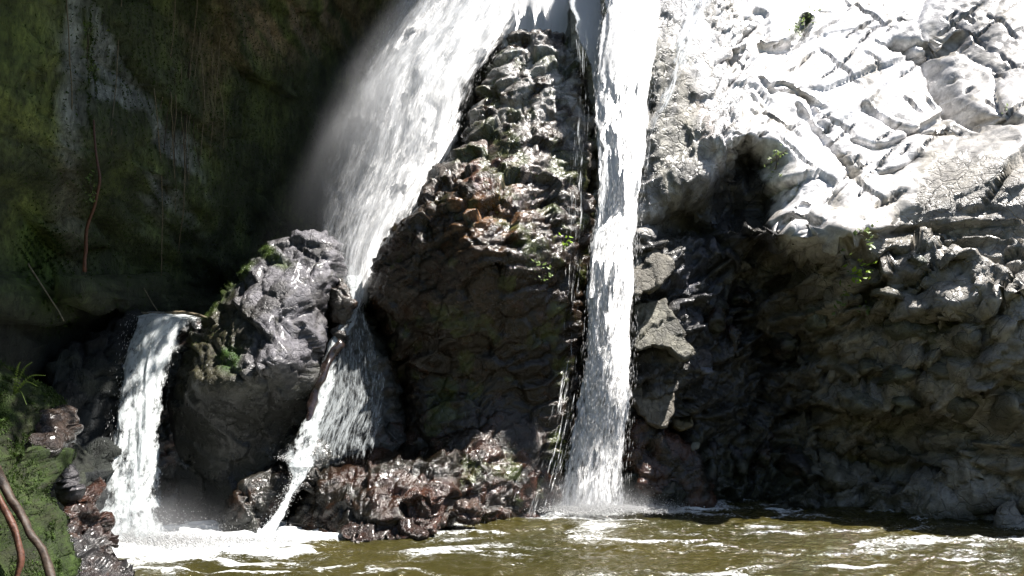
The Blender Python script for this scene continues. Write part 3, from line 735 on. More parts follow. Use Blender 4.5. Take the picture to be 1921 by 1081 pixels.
# other rocks: (name, label, category, outline, ctrl, mat, colf, kwargs)
ROCKS = [
 ('rock', 'dark wet rock under the thin veil of water between boulder and pillar', 'rock',
  [(640, 560), (680, 560), (720, 640), (755, 700), (765, 800), (740, 860), (650, 880), (560, 890), (520, 850), (560, 780), (600, 660)],
  [(660, 570, 9.1), (700, 650, 8.95), (630, 700, 8.75), (740, 780, 8.8), (620, 800, 8.45), (700, 850, 8.35), (560, 850, 8.2), (650, 870, 8.15)], M_WET, flatcol((.03, .03, .026), .3, (.06, .055, .045), .5), dict(edge=.2, edgeY=.25)),
 ('rock', 'narrow dark rock spur at the foot of the wide slanting fall', 'rock',
  [(628, 530), (645, 522), (664, 545), (668, 580), (655, 620), (640, 640), (628, 620), (622, 580)],
  [(645, 530, 8.65), (655, 570, 8.55), (640, 620, 8.55), (630, 560, 8.6)], M_WET, flatcol((.06, .055, .05), .3), dict(edge=.08, edgeY=.12, thick=.25, step=.014, jitter=.01)),
 ('rock', 'low craggy brown rock in the pool below the veil, topped by sunlit glints', 'rock',
  [(538, 1000), (548, 950), (580, 900), (605, 868), (650, 862), (700, 845), (750, 848), (800, 850), (850, 840), (860, 900), (850, 960), (830, 1010), (700, 1025), (600, 1020)],
  [(560, 980, 7.75), (600, 900, 7.85), (680, 860, 8.1), (800, 850, 8.2), (700, 920, 7.7), (800, 930, 7.75), (650, 990, 7.45), (760, 990, 7.5), (830, 960, 7.75)], M_WET, flatcol((.010, .008, .005), .3, (.035, .013, .007), .6), dict(edge=.14, edgeY=.2, step=.016)),
 ('rock', 'rusty orange block at the waterline in front of the pillar', 'rock',
  [(762, 935), (800, 918), (818, 935), (820, 1000), (780, 1008), (755, 985)], [(770, 945, 7.5), (805, 930, 7.48), (815, 990, 7.4), (775, 990, 7.4)], M_RUST, flatcol((.06, .022, .011), .4, (.02, .014, .011), .6), dict(edge=.05, edgeY=.1, thick=.2, step=.012, jitter=.01)),
 ('rock', 'small rusty stone at the waterline, right of the orange block', 'rock',
  [(855, 950), (875, 938), (890, 950), (892, 985), (865, 995), (850, 980)], [(860, 955, 7.72), (885, 950, 7.72), (885, 985, 7.66), (860, 985, 7.66)], M_RUST, flatcol((.06, .028, .016), .4, (.09, .08, .07), .5), dict(edge=.05, edgeY=.08, thick=.15, step=.012, jitter=.01)),
 ('rock', 'flat reddish wet stone at the waterline under the low craggy rock', 'rock',
  [(640, 985), (700, 975), (770, 985), (800, 1002), (760, 1020), (680, 1022), (640, 1010)], [(660, 990, 7.38), (760, 990, 7.38), (700, 1015, 7.3), (780, 1010, 7.3)], M_RUST, flatcol((.03, .013, .008), .4, (.015, .011, .009), .5), dict(edge=.05, edgeY=.08, thick=.2, step=.012, jitter=.01)),
 ('rock', 'dark rounded rock between the boulder and the lower white stream', 'rock',
  [(405, 1010), (430, 940), (470, 890), (500, 862), (545, 880), (560, 920), (540, 960), (500, 1005), (450, 1020)],
  [(440, 980, 7.8), (500, 880, 8.1), (545, 920, 7.9), (500, 980, 7.75), (470, 930, 7.85)], M_WET, dark, dict(edge=.12, edgeY=.2)),
 ('rock', 'dark rock step left of the small cascade, under the mossy cliff', 'rock',
  [(70, 770), (105, 700), (150, 655), (195, 612), (248, 586), (252, 640), (240, 700), (232, 800), (215, 900), (190, 960), (170, 1010), (100, 1000), (60, 900)],
  [(100, 660, 7.7), (240, 600, 8.2), (180, 700, 7.7), (120, 800, 7.35), (215, 800, 7.8), (180, 900, 7.3), (120, 960, 7.1), (160, 1000, 7.1)], M_MOSSWALL, flatcol((.010, .012, .013), .3, (.024, .028, .02), .5), dict(edge=.15, edgeY=.2, disp=lambda wp, V: default_disp(wp, 733, 1.4, 40))),
 ('rock', 'dark rock slope hidden behind the small left cascade', 'rock',
  [(235, 602), (300, 596), (390, 598), (400, 700), (380, 850), (340, 960), (330, 1030), (190, 1030), (200, 900), (225, 750)],
  [(260, 610, 8.6), (370, 610, 8.65), (290, 700, 8.35), (280, 850, 8.1), (270, 980, 7.8), (330, 900, 8.1), (220, 950, 7.9)], M_WET, flatcol((.012, .014, .014), .3), dict(edge=.12, edgeY=.12, thick=.5, disp=lambda wp, V: default_disp(wp, 739, 1.6, 20))),
 ('rock', 'dark rounded boulder with reddish patches against the base of the pale slabs', 'rock',
  [(1180, 800), (1215, 785), (1260, 800), (1300, 830), (1320, 880), (1340, 940), (1300, 965), (1220, 965), (1185, 930), (1170, 860)],
  [(1200, 810, 8.9), (1280, 830, 8.95), (1220, 880, 8.75), (1300, 930, 8.85), (1230, 950, 8.75)], M_WET, flatcol((.02, .016, .012), .3, (.1, .036, .018), .4), dict(edge=.12, edgeY=.18)),
 # left foreground
 ('rock', 'rusty orange wet stone below the mossy bank', 'rock',
  [(140, 925), (165, 912), (180, 940), (182, 985), (165, 1005), (138, 1000), (132, 960)], [(150, 930, 5.9), (175, 945, 5.95), (170, 990, 5.85), (145, 990, 5.8)], M_RUST, flatcol((.055, .019, .009), .4, (.02, .014, .011), .6), dict(edge=.05, edgeY=.08, thick=.2, step=.010, jitter=.01)),
 ('rock', 'black glossy wet rock at the bottom left corner below the rusty stone', 'rock',
  [(125, 1000), (160, 985), (190, 1000), (198, 1040), (225, 1065), (235, 1110), (120, 1110), (115, 1050)], [(150, 1005, 5.75), (190, 1030, 5.75), (220, 1090, 5.6), (140, 1080, 5.5)], M_WET, flatcol((.010, .009, .009), .3, (.04, .016, .009), .4), dict(edge=.07, edgeY=.1, thick=.3, step=.010, jitter=.015)),
 ('rock', 'brown bare stone on top of the bright mossy lump at the left edge', 'rock',
  [(50, 800), (65, 778), (100, 775), (112, 800), (108, 830), (85, 842), (55, 838)], [(60, 800, 5.75), (100, 790, 5.8), (100, 830, 5.7), (60, 830, 5.65)], M_RUST, flatcol((.032, .022, .015), .4, (.07, .045, .035), .5), dict(edge=.05, edgeY=.08, thick=.2, step=.010, jitter=.01)),
 ('rock', 'thin grey slab leaning on the right side of the mossy lump', 'rock',
  [(105, 808), (122, 815), (145, 865), (146, 910), (136, 925), (118, 870), (102, 835)], [(110, 820, 5.9), (140, 870, 5.95), (140, 915, 5.9), (115, 860, 5.85)], M_BOULDER, flatcol((.08, .075, .08), .3), dict(edge=.04, edgeY=.06, thick=.12, step=.010, jitter=.006)),
]
k = 0
for nm, lab, cat, ol, ct, mt, cf, kw in ROCKS:
    k += 1
    o, _ = rock(nm, ol, ct, mt, cf, None, seed=700 + 13 * k, **kw)
    tag(o, lab, cat)

# mossy bank, lower left: rock body, moss coat made of tufts
def mossc(px, py, wp):
    v = fbm(wp * 6, 4, 801)
    col = np.tile(np.array([.02, .024, .008]), (len(px), 1))
    col = blend(col, (.022, .038, .006), sst(-.15, .25, v + .25 * (px > 55)))
    return col
bank = empty('mossy_bank', 'bright green mossy bank with exposed roots in the lower left corner', 'bank')
BK = [(-60, 690), (10, 680), (30, 720), (48, 790), (60, 840), (110, 830), (138, 870), (142, 930), (132, 990), (135, 1120), (-60, 1120)]
_, BKL = rock('soil_body', BK, [(0, 700, 5.6), (30, 780, 5.5), (0, 850, 5.2), (90, 860, 5.55), (125, 920, 5.65), (60, 950, 5.2), (110, 1020, 5.35), (0, 1060, 4.9), (-40, 800, 5.3)], M_MOSSWALL, mossc, bank, step=.013, edge=.12, edgeY=.2, thick=.6, seed=811,
     disp=lambda wp, V: .05 * fbm(wp * 4, 4, 821) + .025 * fbm(wp * 14, 3, 831))

def tufts(name, L, n, region, size, mat, parent, seed=0, up=.6):
    """moss: short pointed leaflets standing off the rock"""
    P, px, py = L
    r = np.random.RandomState(seed)
    m = region(px, py)
    idx = np.where((m > .02) & (P[:, 1] < np.median(P[:, 1]) + 9))[0]
    pr = m[idx] / m[idx].sum()
    k = r.choice(idx, n, p=pr)
    b = P[k] + r.normal(0, .008, (n, 3))
    d = r.normal(0, .7, (n, 3)) + np.array([0, -.7, up]); d /= np.linalg.norm(d, axis=1, keepdims=True)
    s = np.cross(d, r.normal(0, 1, (n, 3))); s /= np.linalg.norm(s, axis=1, keepdims=True)
    L_ = size * r.uniform(.5, 1.4, (n, 1))
    V = np.stack([b - s * L_ * .22, b + s * L_ * .22, b + d * L_], 1).reshape(-1, 3)
    o = mesh(name, V, np.arange(3 * n).reshape(-1, 3), mat, parent, smooth=False)
    return tag(o, kind='stuff')
tufts('moss', BKL, 42000, lambda x, y: np.where((x < 150) & (y < 1100), .05 + sst(-.1, .3, fbm(np.c_[x * .03, y * .03, 0 * x], 3, 7)), 0), .016, M_MOSS, bank, 3)
tufts('moss', BL, 4500, lambda x, y: blob(x, y, 500, 470, 48, 9, 30) + blob(x, y, 445, 510, 40, 9, -45) + .8 * blob(x, y, 400, 570, 50, 9, -55) + blob(x, y, 430, 675, 16, 13) + .1 * blob(x, y, 400, 640, 50, 60), .012, M_MOSS, bo_root, 4)
tufts('moss', (LC[0], LC[1], LC[2]), 42000, lambda x, y: 1.5 * blob(x, y, 90, 520, 42, 90, -15) + .16 * blob(x, y, 330, 300, 300, 330) * (x > -60) + .5 * blob(x, y, 172, 200, 9, 240), .024, M_MOSS, left_cliff, 5, up=.1)
tufts('moss', PL, 1600, lambda x, y: blob(x, y, 1015, 510, 18, 26, -20) + .5 * blob(x, y, 960, 120, 60, 60) + .2 * blob(x, y, 1000, 300, 80, 160), .02, M_MOSS, pil_root, 6)

# ------------------------------------------------------------------ separate stones seen on the right cliff
def ellipse(cx, cy, rx, ry, ang, n=9, seed=0):
    r = random.Random(seed); a = math.radians(ang); out = []
    for i in range(n):
        t = 2 * math.pi * i / n; q = r.uniform(.82, 1.12)
        x, y = rx * q * math.cos(t), ry * q * math.sin(t)
        out.append((cx + x * math.cos(a) - y * math.sin(a), cy + x * math.sin(a) + y * math.cos(a)))
    return out
SLABS = [
 ([(1192, 455), (1222, 462), (1262, 492), (1266, 510), (1238, 535), (1205, 552), (1186, 560), (1184, 500)], -.10, (.155, .142, .115)),
 ([(1184, 575), (1215, 562), (1250, 560), (1262, 585), (1300, 650), (1306, 665), (1278, 678), (1255, 655), (1225, 650), (1190, 660)], -.13, (.145, .138, .11)),
 ([(1184, 668), (1220, 655), (1262, 670), (1302, 700), (1268, 708), (1262, 730), (1266, 775), (1250, 805), (1222, 800), (1196, 780), (1180, 740)], -.1, (.155, .138, .11)),
 ([(1208, 735), (1228, 732), (1240, 765), (1236, 802), (1212, 795), (1200, 770)], -.15, (.17, .145, .115)),
 ([(1262, 785), (1278, 775), (1298, 780), (1298, 800), (1280, 812), (1264, 802)], -.1, (.16, .13, .07)),
 ([(1290, 835), (1304, 812), (1316, 822), (1312, 840), (1298, 848)], -.12, (.22, .21, .16)),
 ([(1308, 690), (1318, 665), (1332, 672), (1342, 700), (1326, 702)], -.1, (.16, .17, .2)),
]
for i, (ol, off, c) in enumerate(SLABS):
    a = np.array(ol, float); H = hit(a[:, 0], a[:, 1]); yy = H[:, 1].min() - .02
    tilt = (a[:, 1] - a[:, 1].mean()) / (np.ptp(a[:, 1]) / 2)          # the top of each slab leans back
    ct = [(x, y, yy - (.04 if i in (2, 3) else .12) + off * .3 - .2 * t) for (x, y), t in zip(ol, tilt)]
    o, _ = rock('rock_slab', ol, ct, M_SLAB, flatcol(c, .4, tuple(.35 * v for v in c), .8, seed=i), right_cliff, step=.013, edge=.03, edgeY=.09, thick=.35, jitter=.014, seed=900 + i, angular=True,
                disp=lambda wp, V, s=i: .03 * facets(rot(wp, 1, 60) * np.array([4, 4, 7.]), 900 + s)[0] + .006 * fbm(wp * 12, 3, s))
LUMPS = [(1720, 625, 62, 42, 20), (1640, 690, 34, 24, 10), (1590, 705, 30, 26, 0), (1690, 700, 40, 22, -15), (1830, 640, 44, 24, -10), 
         (1620, 760, 46, 30, 10), (1690, 760, 34, 24, 0), (1770, 700, 32, 26, 15), (1600, 560, 40, 22, -10), (1540, 600, 40, 26, 20), (1660, 560, 30, 22, 10), (1480, 640, 34, 44, 20), 
         (1700, 500, 46, 18, -10), (1900, 760, 40, 44, 0), (1820, 760, 44, 30, 10), (1340, 600, 26, 50, 15), (1375, 640, 22, 40, 10), (1400, 560, 30, 34, 0), (1330, 880, 22, 60, 8), (1370, 880, 20, 56, 4), (1430, 850, 26, 60, 10), (1500, 880, 40, 40, 20), (1580, 900, 50, 26, 10), (1680, 850, 60, 28, 12)]
for i, (cx, cy, rx, ry, an) in enumerate(LUMPS):
    ol = ellipse(cx, cy, rx, ry, an, 9, i); H = hit(np.array([cx]), np.array([cy]))[0]
    yy = cliff_pt(RC, cx, cy)[1] + .02
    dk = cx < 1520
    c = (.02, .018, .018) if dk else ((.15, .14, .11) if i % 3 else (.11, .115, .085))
    ct = [(cx, cy - ry, yy + .04), (cx, cy + ry, yy + .04), (cx - rx, cy, yy + .02), (cx + rx, cy, yy), (cx, cy, yy - .08)]
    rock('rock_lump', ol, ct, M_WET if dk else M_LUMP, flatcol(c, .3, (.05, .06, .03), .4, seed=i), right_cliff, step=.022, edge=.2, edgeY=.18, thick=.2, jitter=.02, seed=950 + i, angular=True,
         disp=lambda wp, V, s=i: default_disp(wp, 950 + s, .7))

# ------------------------------------------------------------------ stream bed and pool
def bed():
    xs = np.linspace(-30, 30, 121); ys = np.linspace(-30, 14, 74)
    X, Y = np.meshgrid(xs, ys); Z = -.75 + .12 * fbm(np.stack([X.ravel() * .3, Y.ravel() * .3, 0 * X.ravel()], -1), 3, 3)
    V = np.stack([X.ravel(), Y.ravel(), Z], -1); nx = 121
    ii = np.arange(73)[:, None] * nx; jj = np.arange(120)[None]
    Fc = np.stack([ii + jj, ii + jj + 1, ii + nx + jj + 1, ii + nx + jj], -1).reshape(-1, 4)
    o = mesh('ground', V, Fc, plain_mat('stream_bed', (.09, .075, .05), .8, 0, .5, 4))
    tag(o, 'brown stream bed under the pool', 'ground', kind='structure')
bed()
def seg_d(X, Y, pts):
    d, _, _ = pdist(np.stack([X, Y], -1), np.array(pts, float), False)
    return d
def W(px, py):
    """place on the water plane seen at a picture point"""
    a, b = (px - CX) / F, -(py - CY) / F
    dz, dy = SP + b * CP, CP - b * SP
    t = -CAM[2] / dz
    return (a * t, dy * t)
FALLBASE = [W(1060, 952), W(1170, 950)]
CASBASE = [W(215, 1012), W(320, 1005)]
STRBASE = [W(495, 1000), W(530, 1000)]
def water():
    xs = np.concatenate([np.linspace(-29, -5.2, 12)[:-1], np.arange(-5.2, 6.2, .02), np.linspace(6.2, 29, 12)[1:]])
    ys = np.concatenate([np.linspace(-29, 4.6, 20)[:-1], np.arange(4.6, 9.9, .02)])
    X, Y = np.meshgrid(xs, ys); nx, ny = len(xs), len(ys); X, Y = X.ravel(), Y.ravel()
    p = np.stack([X, Y, 0 * X], -1)
    wv = .35 * np.stack([fbm(p * 1.2, 3, 11), fbm(p * 1.2, 3, 12), 0 * X], -1)
    q = p + wv
    dF, dC, dS = seg_d(X, Y, FALLBASE), seg_d(X, Y, CASBASE), seg_d(X, Y, STRBASE)
    agit = np.exp(-dF / 1.1) + np.exp(-dC / 1.3) + .7 * np.exp(-dS / .5)
    Z = .016 * ridged(q * np.array([1.6, 3.4, 1]), 4, 21) + .011 * fbm(q * np.array([4, 9, 1]), 4, 31) + .03 * agit * fbm(q * 6, 4, 41)
    Z += .012 * np.sin(dF * 14 + 2.5 * fbm(p * 1.5, 3, 51)) * np.exp(-dF / 1.8) + .012 * np.sin(dC * 15 + 2 * fbm(p * 1.5, 3, 52)) * np.exp(-dC / 1.5)
    Z += .05 * np.exp(-(dC / .35) ** 2) + .05 * np.exp(-(dF / .22) ** 2)
    crest = sst(.15, .6, ridged(q * np.array([.9, 3.2, 1]), 4, 61))
    foam = .62 * np.exp(-(dF / .38) ** 1.3) + .52 * np.exp(-(dC / .8) ** 1.5) + .3 * np.exp(-(dS / .45) ** 1.3) + .26 * fbm(q * np.array([2.4, 6, 1]), 4, 81)
    foam += .3 * sst(.4, .9, agit) + .12 * crest * np.exp(-((X - 2.6) / 2.2) ** 2) + .1 * crest * (X > -2.5) + .25 * crest * np.exp(-((X + 2.3) / 1.3) ** 2) + .12  # crest terms and specks also paint sun glints and glare as white
    Z += .014 * crest + .013 * fbm(q * np.array([9, 18, 1]), 3, 71) + .014 * ridged(q * np.array([4, 10, 1]), 3, 73)
    V = np.stack([X, Y, Z], -1)
    ii = np.arange(ny - 1)[:, None] * nx; jj = np.arange(nx - 1)[None]
    Fc = np.stack([ii + jj, ii + jj + 1, ii + nx + jj + 1, ii + nx + jj], -1).reshape(-1, 4)
    o = mesh('water', V, Fc, pool_mat(), attrs={'foam': foam})
    tag(o, 'murky olive brown pool with white ripples below the falls', 'pool', kind='structure')
water()

# ------------------------------------------------------------------ falling water
def edges_at(rows, t):
    r = np.array(rows, float); u = np.linspace(0, 1, len(r))
    # smooth interpolation of rows (py, left, right, Y)
    S = smooth_poly(r, 8, False); uu = np.linspace(0, 1, len(S))
    return np.stack([np.interp(t, uu, S[:, k]) for k in range(4)], -1)
def sheet(name, rows, mat, parent, nu=60, nv=220, dens=(1, 1), fade=.18, bulge=.12, push=0.0, seed=0, dfun=None, amp=.05, rag=.12):
    t = np.linspace(0, 1, nv); u = np.linspace(0, 1, nu)
    E = edges_at(rows, t)
    A = at(E[:, 1], E[:, 0], E[:, 3]); B = at(E[:, 2], E[:, 0], E[:, 3])
    P = A[:, None] * (1 - u)[None, :, None] + B[:, None] * u[None, :, None]
    P[..., 1] -= bulge * np.sin(math.pi * u)[None] + push
    ln = np.concatenate([[0], np.cumsum(np.linalg.norm(np.diff((A + B) / 2, axis=0), axis=1))])
    wd = np.linalg.norm(B - A, axis=1)
    wm = wd.mean()
    uv = np.stack(np.broadcast_arrays((u[None] - .5) * (wm * .5 + .5 * wd)[:, None] + 7 * seed, -ln[:, None] + 3.1 * seed), -1).reshape(-1, 2)
    P = P.reshape(-1, 3)
    q = np.c_[uv[:, 0] * 7, uv[:, 1] * 1.6, np.full(len(uv), seed * 3.7)]
    P[:, 1] += amp * fbm(q, 4, 1000 + seed)
    P[:, 0] += amp * .5 * fbm(q + 50, 3, 1100 + seed)
    uu = np.tile(u, nv); tt = np.repeat(t, nu)
    d = (dens[0] + (dens[1] - dens[0]) * tt)
    ed = np.minimum(sst(0, fade * 1.5, uu + rag * fbm(q * np.array([.6, 1.6, 1]), 4, 5)), sst(0, fade * 1.5, 1 - uu + rag * fbm(q * np.array([.6, 1.6, 1]), 4, 6)))
    d = d * (.15 + .85 * ed) - (1 - ed) * .9
    if dfun is not None: d = d * dfun(uu, tt)
    i = np.arange(nv - 1)[:, None] * nu; j = np.arange(nu - 1)[None]
    Fc = np.stack([i + j, i + j + 1, i + nu + j + 1, i + nu + j], -1).reshape(-1, 4)
    return mesh(name, P, Fc, mat, parent, uv=uv, attrs={'dens': d})
def drops(name, rows, n, parent, seed=0, w=(.003, .008), l=(.03, .12), spread=1.0, depth=.18, push=.05, tpow=1.0, upow=0, mat=None):
    r = np.random.RandomState(seed)
    t = r.uniform(0, 1, n) ** tpow
    u = r.uniform(0, 1, n) if not upow else .5 + .5 * np.sign(r.uniform(-1, 1, n)) * r.uniform(0, 1, n) ** upow
    u = .5 + (u - .5) * spread
    E = edges_at(rows, t); E2 = edges_at(rows, np.minimum(t + .02, 1)); E0 = edges_at(rows, np.maximum(t - .02, 0))
    def pt(E): return at(E[:, 1] + (E[:, 2] - E[:, 1]) * u, E[:, 0], E[:, 3])
    P = pt(E); D = pt(E2) - pt(E0); D /= np.maximum(np.linalg.norm(D, axis=1, keepdims=True), 1e-9)
    D += r.normal(0, .07, D.shape)
    P[:, 1] += r.uniform(-depth, depth * .2, n) - push
    W_ = r.uniform(*w, (n, 1)); L_ = r.uniform(*l, (n, 1))
    S = np.tile([1., 0, 0], (n, 1)); Bk = np.tile([0, 1., 0], (n, 1))
    V = np.stack([P - D * L_ / 2, P + S * W_, P + Bk * W_, P - S * W_, P - Bk * W_, P + D * L_ / 2], 1).reshape(-1, 3)
    f = np.array([[0, 1, 2], [0, 2, 3], [0, 3, 4], [0, 4, 1], [5, 2, 1], [5, 3, 2], [5, 4, 3], [5, 1, 4]])
    Fc = (np.arange(n)[:, None, None] * 6 + f[None]).reshape(-1, 3)
    return tag(mesh(name, V, Fc, mat or M_FOAM, parent), kind='stuff')
def blobs(name, pts, n, parent, r0, r1, spread, seed=0, up=.1):
    """foam and splashes: many small lumps and drops thrown up"""
    r = np.random.RandomState(seed)
    pts = np.array(pts, float)
    k = r.randint(0, len(pts) - 1, n) if len(pts) > 1 else np.zeros(n, int); t = r.uniform(0, 1, (n, 1))
    P = pts[k] * (1 - t) + pts[np.minimum(k + 1, len(pts) - 1)] * t
    h = r.exponential(up, n)
    P = P + np.c_[r.normal(0, spread[0], n), r.normal(0, spread[1], n) - spread[1] * .5, h]
    R = (r0 * (r1 / r0) ** (r.uniform(0, 1, n) ** 2.2))[:, None, None] * np.where(h > up, .5, 1)[:, None, None]
    o = np.array([[1, 0, 0], [-1, 0, 0], [0, 1, 0], [0, -1, 0], [0, 0, 1], [0, 0, -1]], float)
    V = (P[:, None] + o[None] * R * r.uniform(.6, 1.5, (n, 6, 1))).reshape(-1, 3)
    f = np.array([[0, 2, 4], [2, 1, 4], [1, 3, 4], [3, 0, 4], [2, 0, 5], [1, 2, 5], [3, 1, 5], [0, 3, 5]])
    return tag(mesh(name, V, (np.arange(n)[:, None, None] * 6 + f[None]).reshape(-1, 3), M_FOAM, parent), kind='stuff')

WW_BIG = whitewater('white_fall_water', 24, 3.2, .25, .47)
WW_FALL = whitewater('streaked_fall_water', 34, 6.5, .31, .45)
WW_CAS = whitewater('cascade_water', 13, 6.5, .33, .52, (.78, .83, .84), .92)
WW_VEIL = whitewater('veil_water', 24, 3.0, .385, .56, (.75, .8, .84), .85)

# wide slanting fall
wf = empty('waterfall', 'wide slanting white waterfall coming down left of the rock pillar', 'waterfall')
BIG = [(-420, 930, 1150, 11.0), (-200, 830, 1110, 10.6), (0, 738, 1050, 10.3), (100, 692, 985, 10.15), (150, 672, 945, 10.08), (200, 655, 925, 10.0), (300, 618, 900, 9.9), (400, 598, 830, 9.8), (480, 610, 760, 9.65), (545, 640, 715, 9.5), (585, 655, 700, 9.3)]
for i in range(3):
    sheet('water_sheet', BIG, WW_BIG, wf, 70, 260, (1.35 - .06 * i, .8 - .08 * i), .26, .10, .05 * i, 1 + i, amp=.05, dfun=lambda u, t: (.62 + .44 * sst(.1, .5, u - .3 * sst(.4, .9, t))) * (1 - .8 * sst(.9, 1, t)))
WW_MIST = whitewater('misty_fall_edge', 44, 5.0, .28, .72, (.85, .88, .92), .42)
BIGW = [(p, a - 34 - .06 * (b - a), b + 6, y - .1) for p, a, b, y in BIG]
for i in range(4):
    sheet('spray_sheet', BIGW, WW_MIST, wf, 70, 260, (1.05, 1.0), .22, .12, .2 + .07 * i, 6 + i, dfun=lambda u, t: 1.0 - .32 * sst(.35, .8, t) - .5 * sst(.93, 1, t), amp=.09)
SPILL = [(-300, 900, 1230, 11.2), (-120, 890, 1180, 10.6), (0, 900, 1110, 10.25), (60, 915, 1095, 10.2), (130, 930, 1070, 10.2)]
for i in range(2):
    sheet('water_sheet', SPILL, WW_BIG, wf, 60, 90, (1.4, 1.2), .15, .04, .03 * i, 61 + i, amp=.03)
drops('water_drops', BIG, 2500, wf, 11, (.0006, .0013), (.03, .08), .8, .3, .3)
# narrow bright fall
nf = empty('waterfall', 'narrow bright waterfall dropping straight into the pool right of the rock pillar', 'waterfall')
NAR = [(-420, 1170, 1330, 11.2), (-200, 1150, 1290, 10.2), (0, 1128, 1250, 9.55), (110, 1112, 1238, 9.25), (220, 1108, 1222, 9.1), (320, 1120, 1212, 9.0), (420, 1110, 1201, 8.95), (480, 1098, 1198, 8.8), (600, 1090, 1194, 8.75), (720, 1080, 1190, 8.7), (840, 1056, 1182, 8.68), (960, 1030, 1176, 8.62)]
for i in range(3):
    sheet('water_sheet', NAR, WW_FALL, nf, 50, 300, (1.3 - .05 * i, .66 - .1 * i), .1, .05, .03 * i, 11 + i, amp=.03)
drops('water_drops', NAR, 5000, nf, 12, (.0007, .0018), (.03, .1), .98, .2, .1)
SIDE = [(-200, 1290, 1480, 11.6), (0, 1238, 1400, 10.4), (80, 1225, 1345, 9.95), (170, 1212, 1300, 9.5), (250, 1203, 1240, 9.2), (330, 1196, 1215, 9.05)]
sheet('water_sheet', SIDE, WW_VEIL, nf, 60, 120, (1.05, .7), .3, .03, .12, 21, amp=.03)
RUN = [(-50, 1050, 1140, 10.2), (0, 1050, 1145, 10.0), (60, 1068, 1148, 9.7), (130, 1098, 1140, 9.45), (220, 1108, 1150, 9.15), (330, 1112, 1150, 8.98), (440, 1106, 1135, 8.85), (560, 1095, 1118, 8.72)]
sheet('water_sheet', RUN, WW_VEIL, nf, 30, 200, (1.6, .75), .2, .03, .05, 22, amp=.03)
sh = blobs('splash', [at(1055, 955, 8.5), at(1110, 958, 8.45), at(1180, 955, 8.5), at(1250, 955, 8.6)], 16000, nf, .002, .008, (.13, .11), 31, .03)
# small left cascade
ca = empty('waterfall', 'short broad greenish white cascade pouring over a lip at lower left', 'waterfall')
CAS = [(588, 254, 384, 8.9), (594, 252, 382, 8.62), (602, 250, 380, 8.45), (640, 246, 352, 8.3), (700, 236, 333, 8.15), (780, 226, 322, 8.0), (860, 210, 325, 7.85), (940, 184, 332, 7.65), (1000, 165, 360, 7.4), (1032, 150, 400, 7.25)]
for i in range(3):
    sheet('water_sheet', CAS, WW_CAS, ca, 60, 200, (1.1, .72 - .05 * i), .16, .16, .07 * i, 31 + i, amp=.09)
drops('water_drops', CAS, 1800, ca, 13, (.001, .002), (.015, .04), .8, .35, .1, .7)
blobs('splash', [at(190, 1010, 7.3), at(300, 1015, 7.2), at(390, 1020, 7.3)], 16000, ca, .002, .008, (.15, .12), 32, .05)
# veil over the rock between boulder and pillar
WW_FAN = whitewater('fan_water', 40, 6, .40, .60, (.8, .86, .88), .5)
ve = empty('waterfall', 'thin fan of water veiling the dark rock between boulder and pillar', 'waterfall')
VEI = [(500, 625, 705, 9.35), (545, 645, 690, 9.25), (590, 655, 690, 8.95), (630, 628, 716, 8.75), (690, 605, 742, 8.6), (760, 585, 752, 8.4), (830, 560, 735, 8.12), (870, 560, 725, 7.98)]
sheet('water_sheet', VEI, WW_FAN, ve, 60, 120, (1.0, 1.0), .15, .05, .1, 41, dfun=lambda u, t: 1.0 - .12 * sst(.35, .8, u) - .5 * sst(.85, 1, t), amp=.05)
sheet('water_sheet', VEI, WW_FAN, ve, 60, 120, (1.0, 1.0), .15, .05, .16, 42, dfun=lambda u, t: 1.05 - .55 * sst(.1, .4, u) - .5 * sst(.8, 1, t), amp=.05)
STREAM = [(520, 640, 700, 9.3), (560, 652, 692, 9.05), (600, 636, 684, 8.85), (650, 606, 662, 8.65), (720, 590, 648, 8.45), (790, 566, 632, 8.2), (850, 536, 618, 7.98), (872, 530, 610, 7.9)]
for i in range(2): sheet('water_sheet', STREAM, WW_CAS, ve, 40, 150, (.95 - .1 * i, .8), .25, .04, .1 + .04 * i, 47 + i, amp=.05, rag=.25)
LOW = [(800, 520, 590, 8.2), (845, 520, 600, 8.05), (868, 530, 604, 7.95), (900, 540, 585, 7.8), (940, 520, 562, 7.65), (975, 500, 545, 7.5), (1008, 470, 545, 7.4)]
for i in range(2): sheet('water_sheet', LOW, WW_CAS, ve, 30, 90, (.8, 1.1), .25, .05, .06 + .05 * i, 43 + i, amp=.05, rag=.3, dfun=lambda u, t: sst(0, .25, t))
blobs('splash', [at(530, 860, 7.9), at(575, 870, 7.85), at(545, 930, 7.6), at(500, 1005, 7.35)], 2200, ve, .002, .007, (.04, .05), 33, .03)
blobs('splash', [at(560, 1015, 7.3), at(480, 1010, 7.3), at(400, 1015, 7.3)], 3500, ve, .002, .008, (.14, .08), 34, .02)
# trickles down the right flank and foot of the pillar
tr = empty('waterfall', 'thin silvery trickles running down the right flank and foot of the rock pillar', 'waterfall')
FL = [(60, 1060, 1115, 9.75), (150, 1060, 1120, 9.4), (250, 1060, 1118, 9.1), (400, 1040, 1118, 8.75), (550, 1030, 1105, 8.65), (700, 1030, 1095, 8.7), (850, 995, 1078, 8.5), (975, 950, 1060, 8.35)]
WW_TR = whitewater('trickle_water', 46, 2.6, .53, .64, (.75, .8, .83), .7)
for i in range(1): sheet('water_sheet', FL, WW_TR, tr, 40, 160, (1.0, 1.0), .2, .05, .14 + .05 * i, 51 + i, amp=.05)
FT = [(835, 870, 1000, 8.3), (900, 850, 1010, 8.15), (975, 840, 1020, 7.95)]
sheet('water_sheet', FT, WW_TR, tr, 60, 60, (.9, .9), .2, .05, .16, 53, amp=.05)

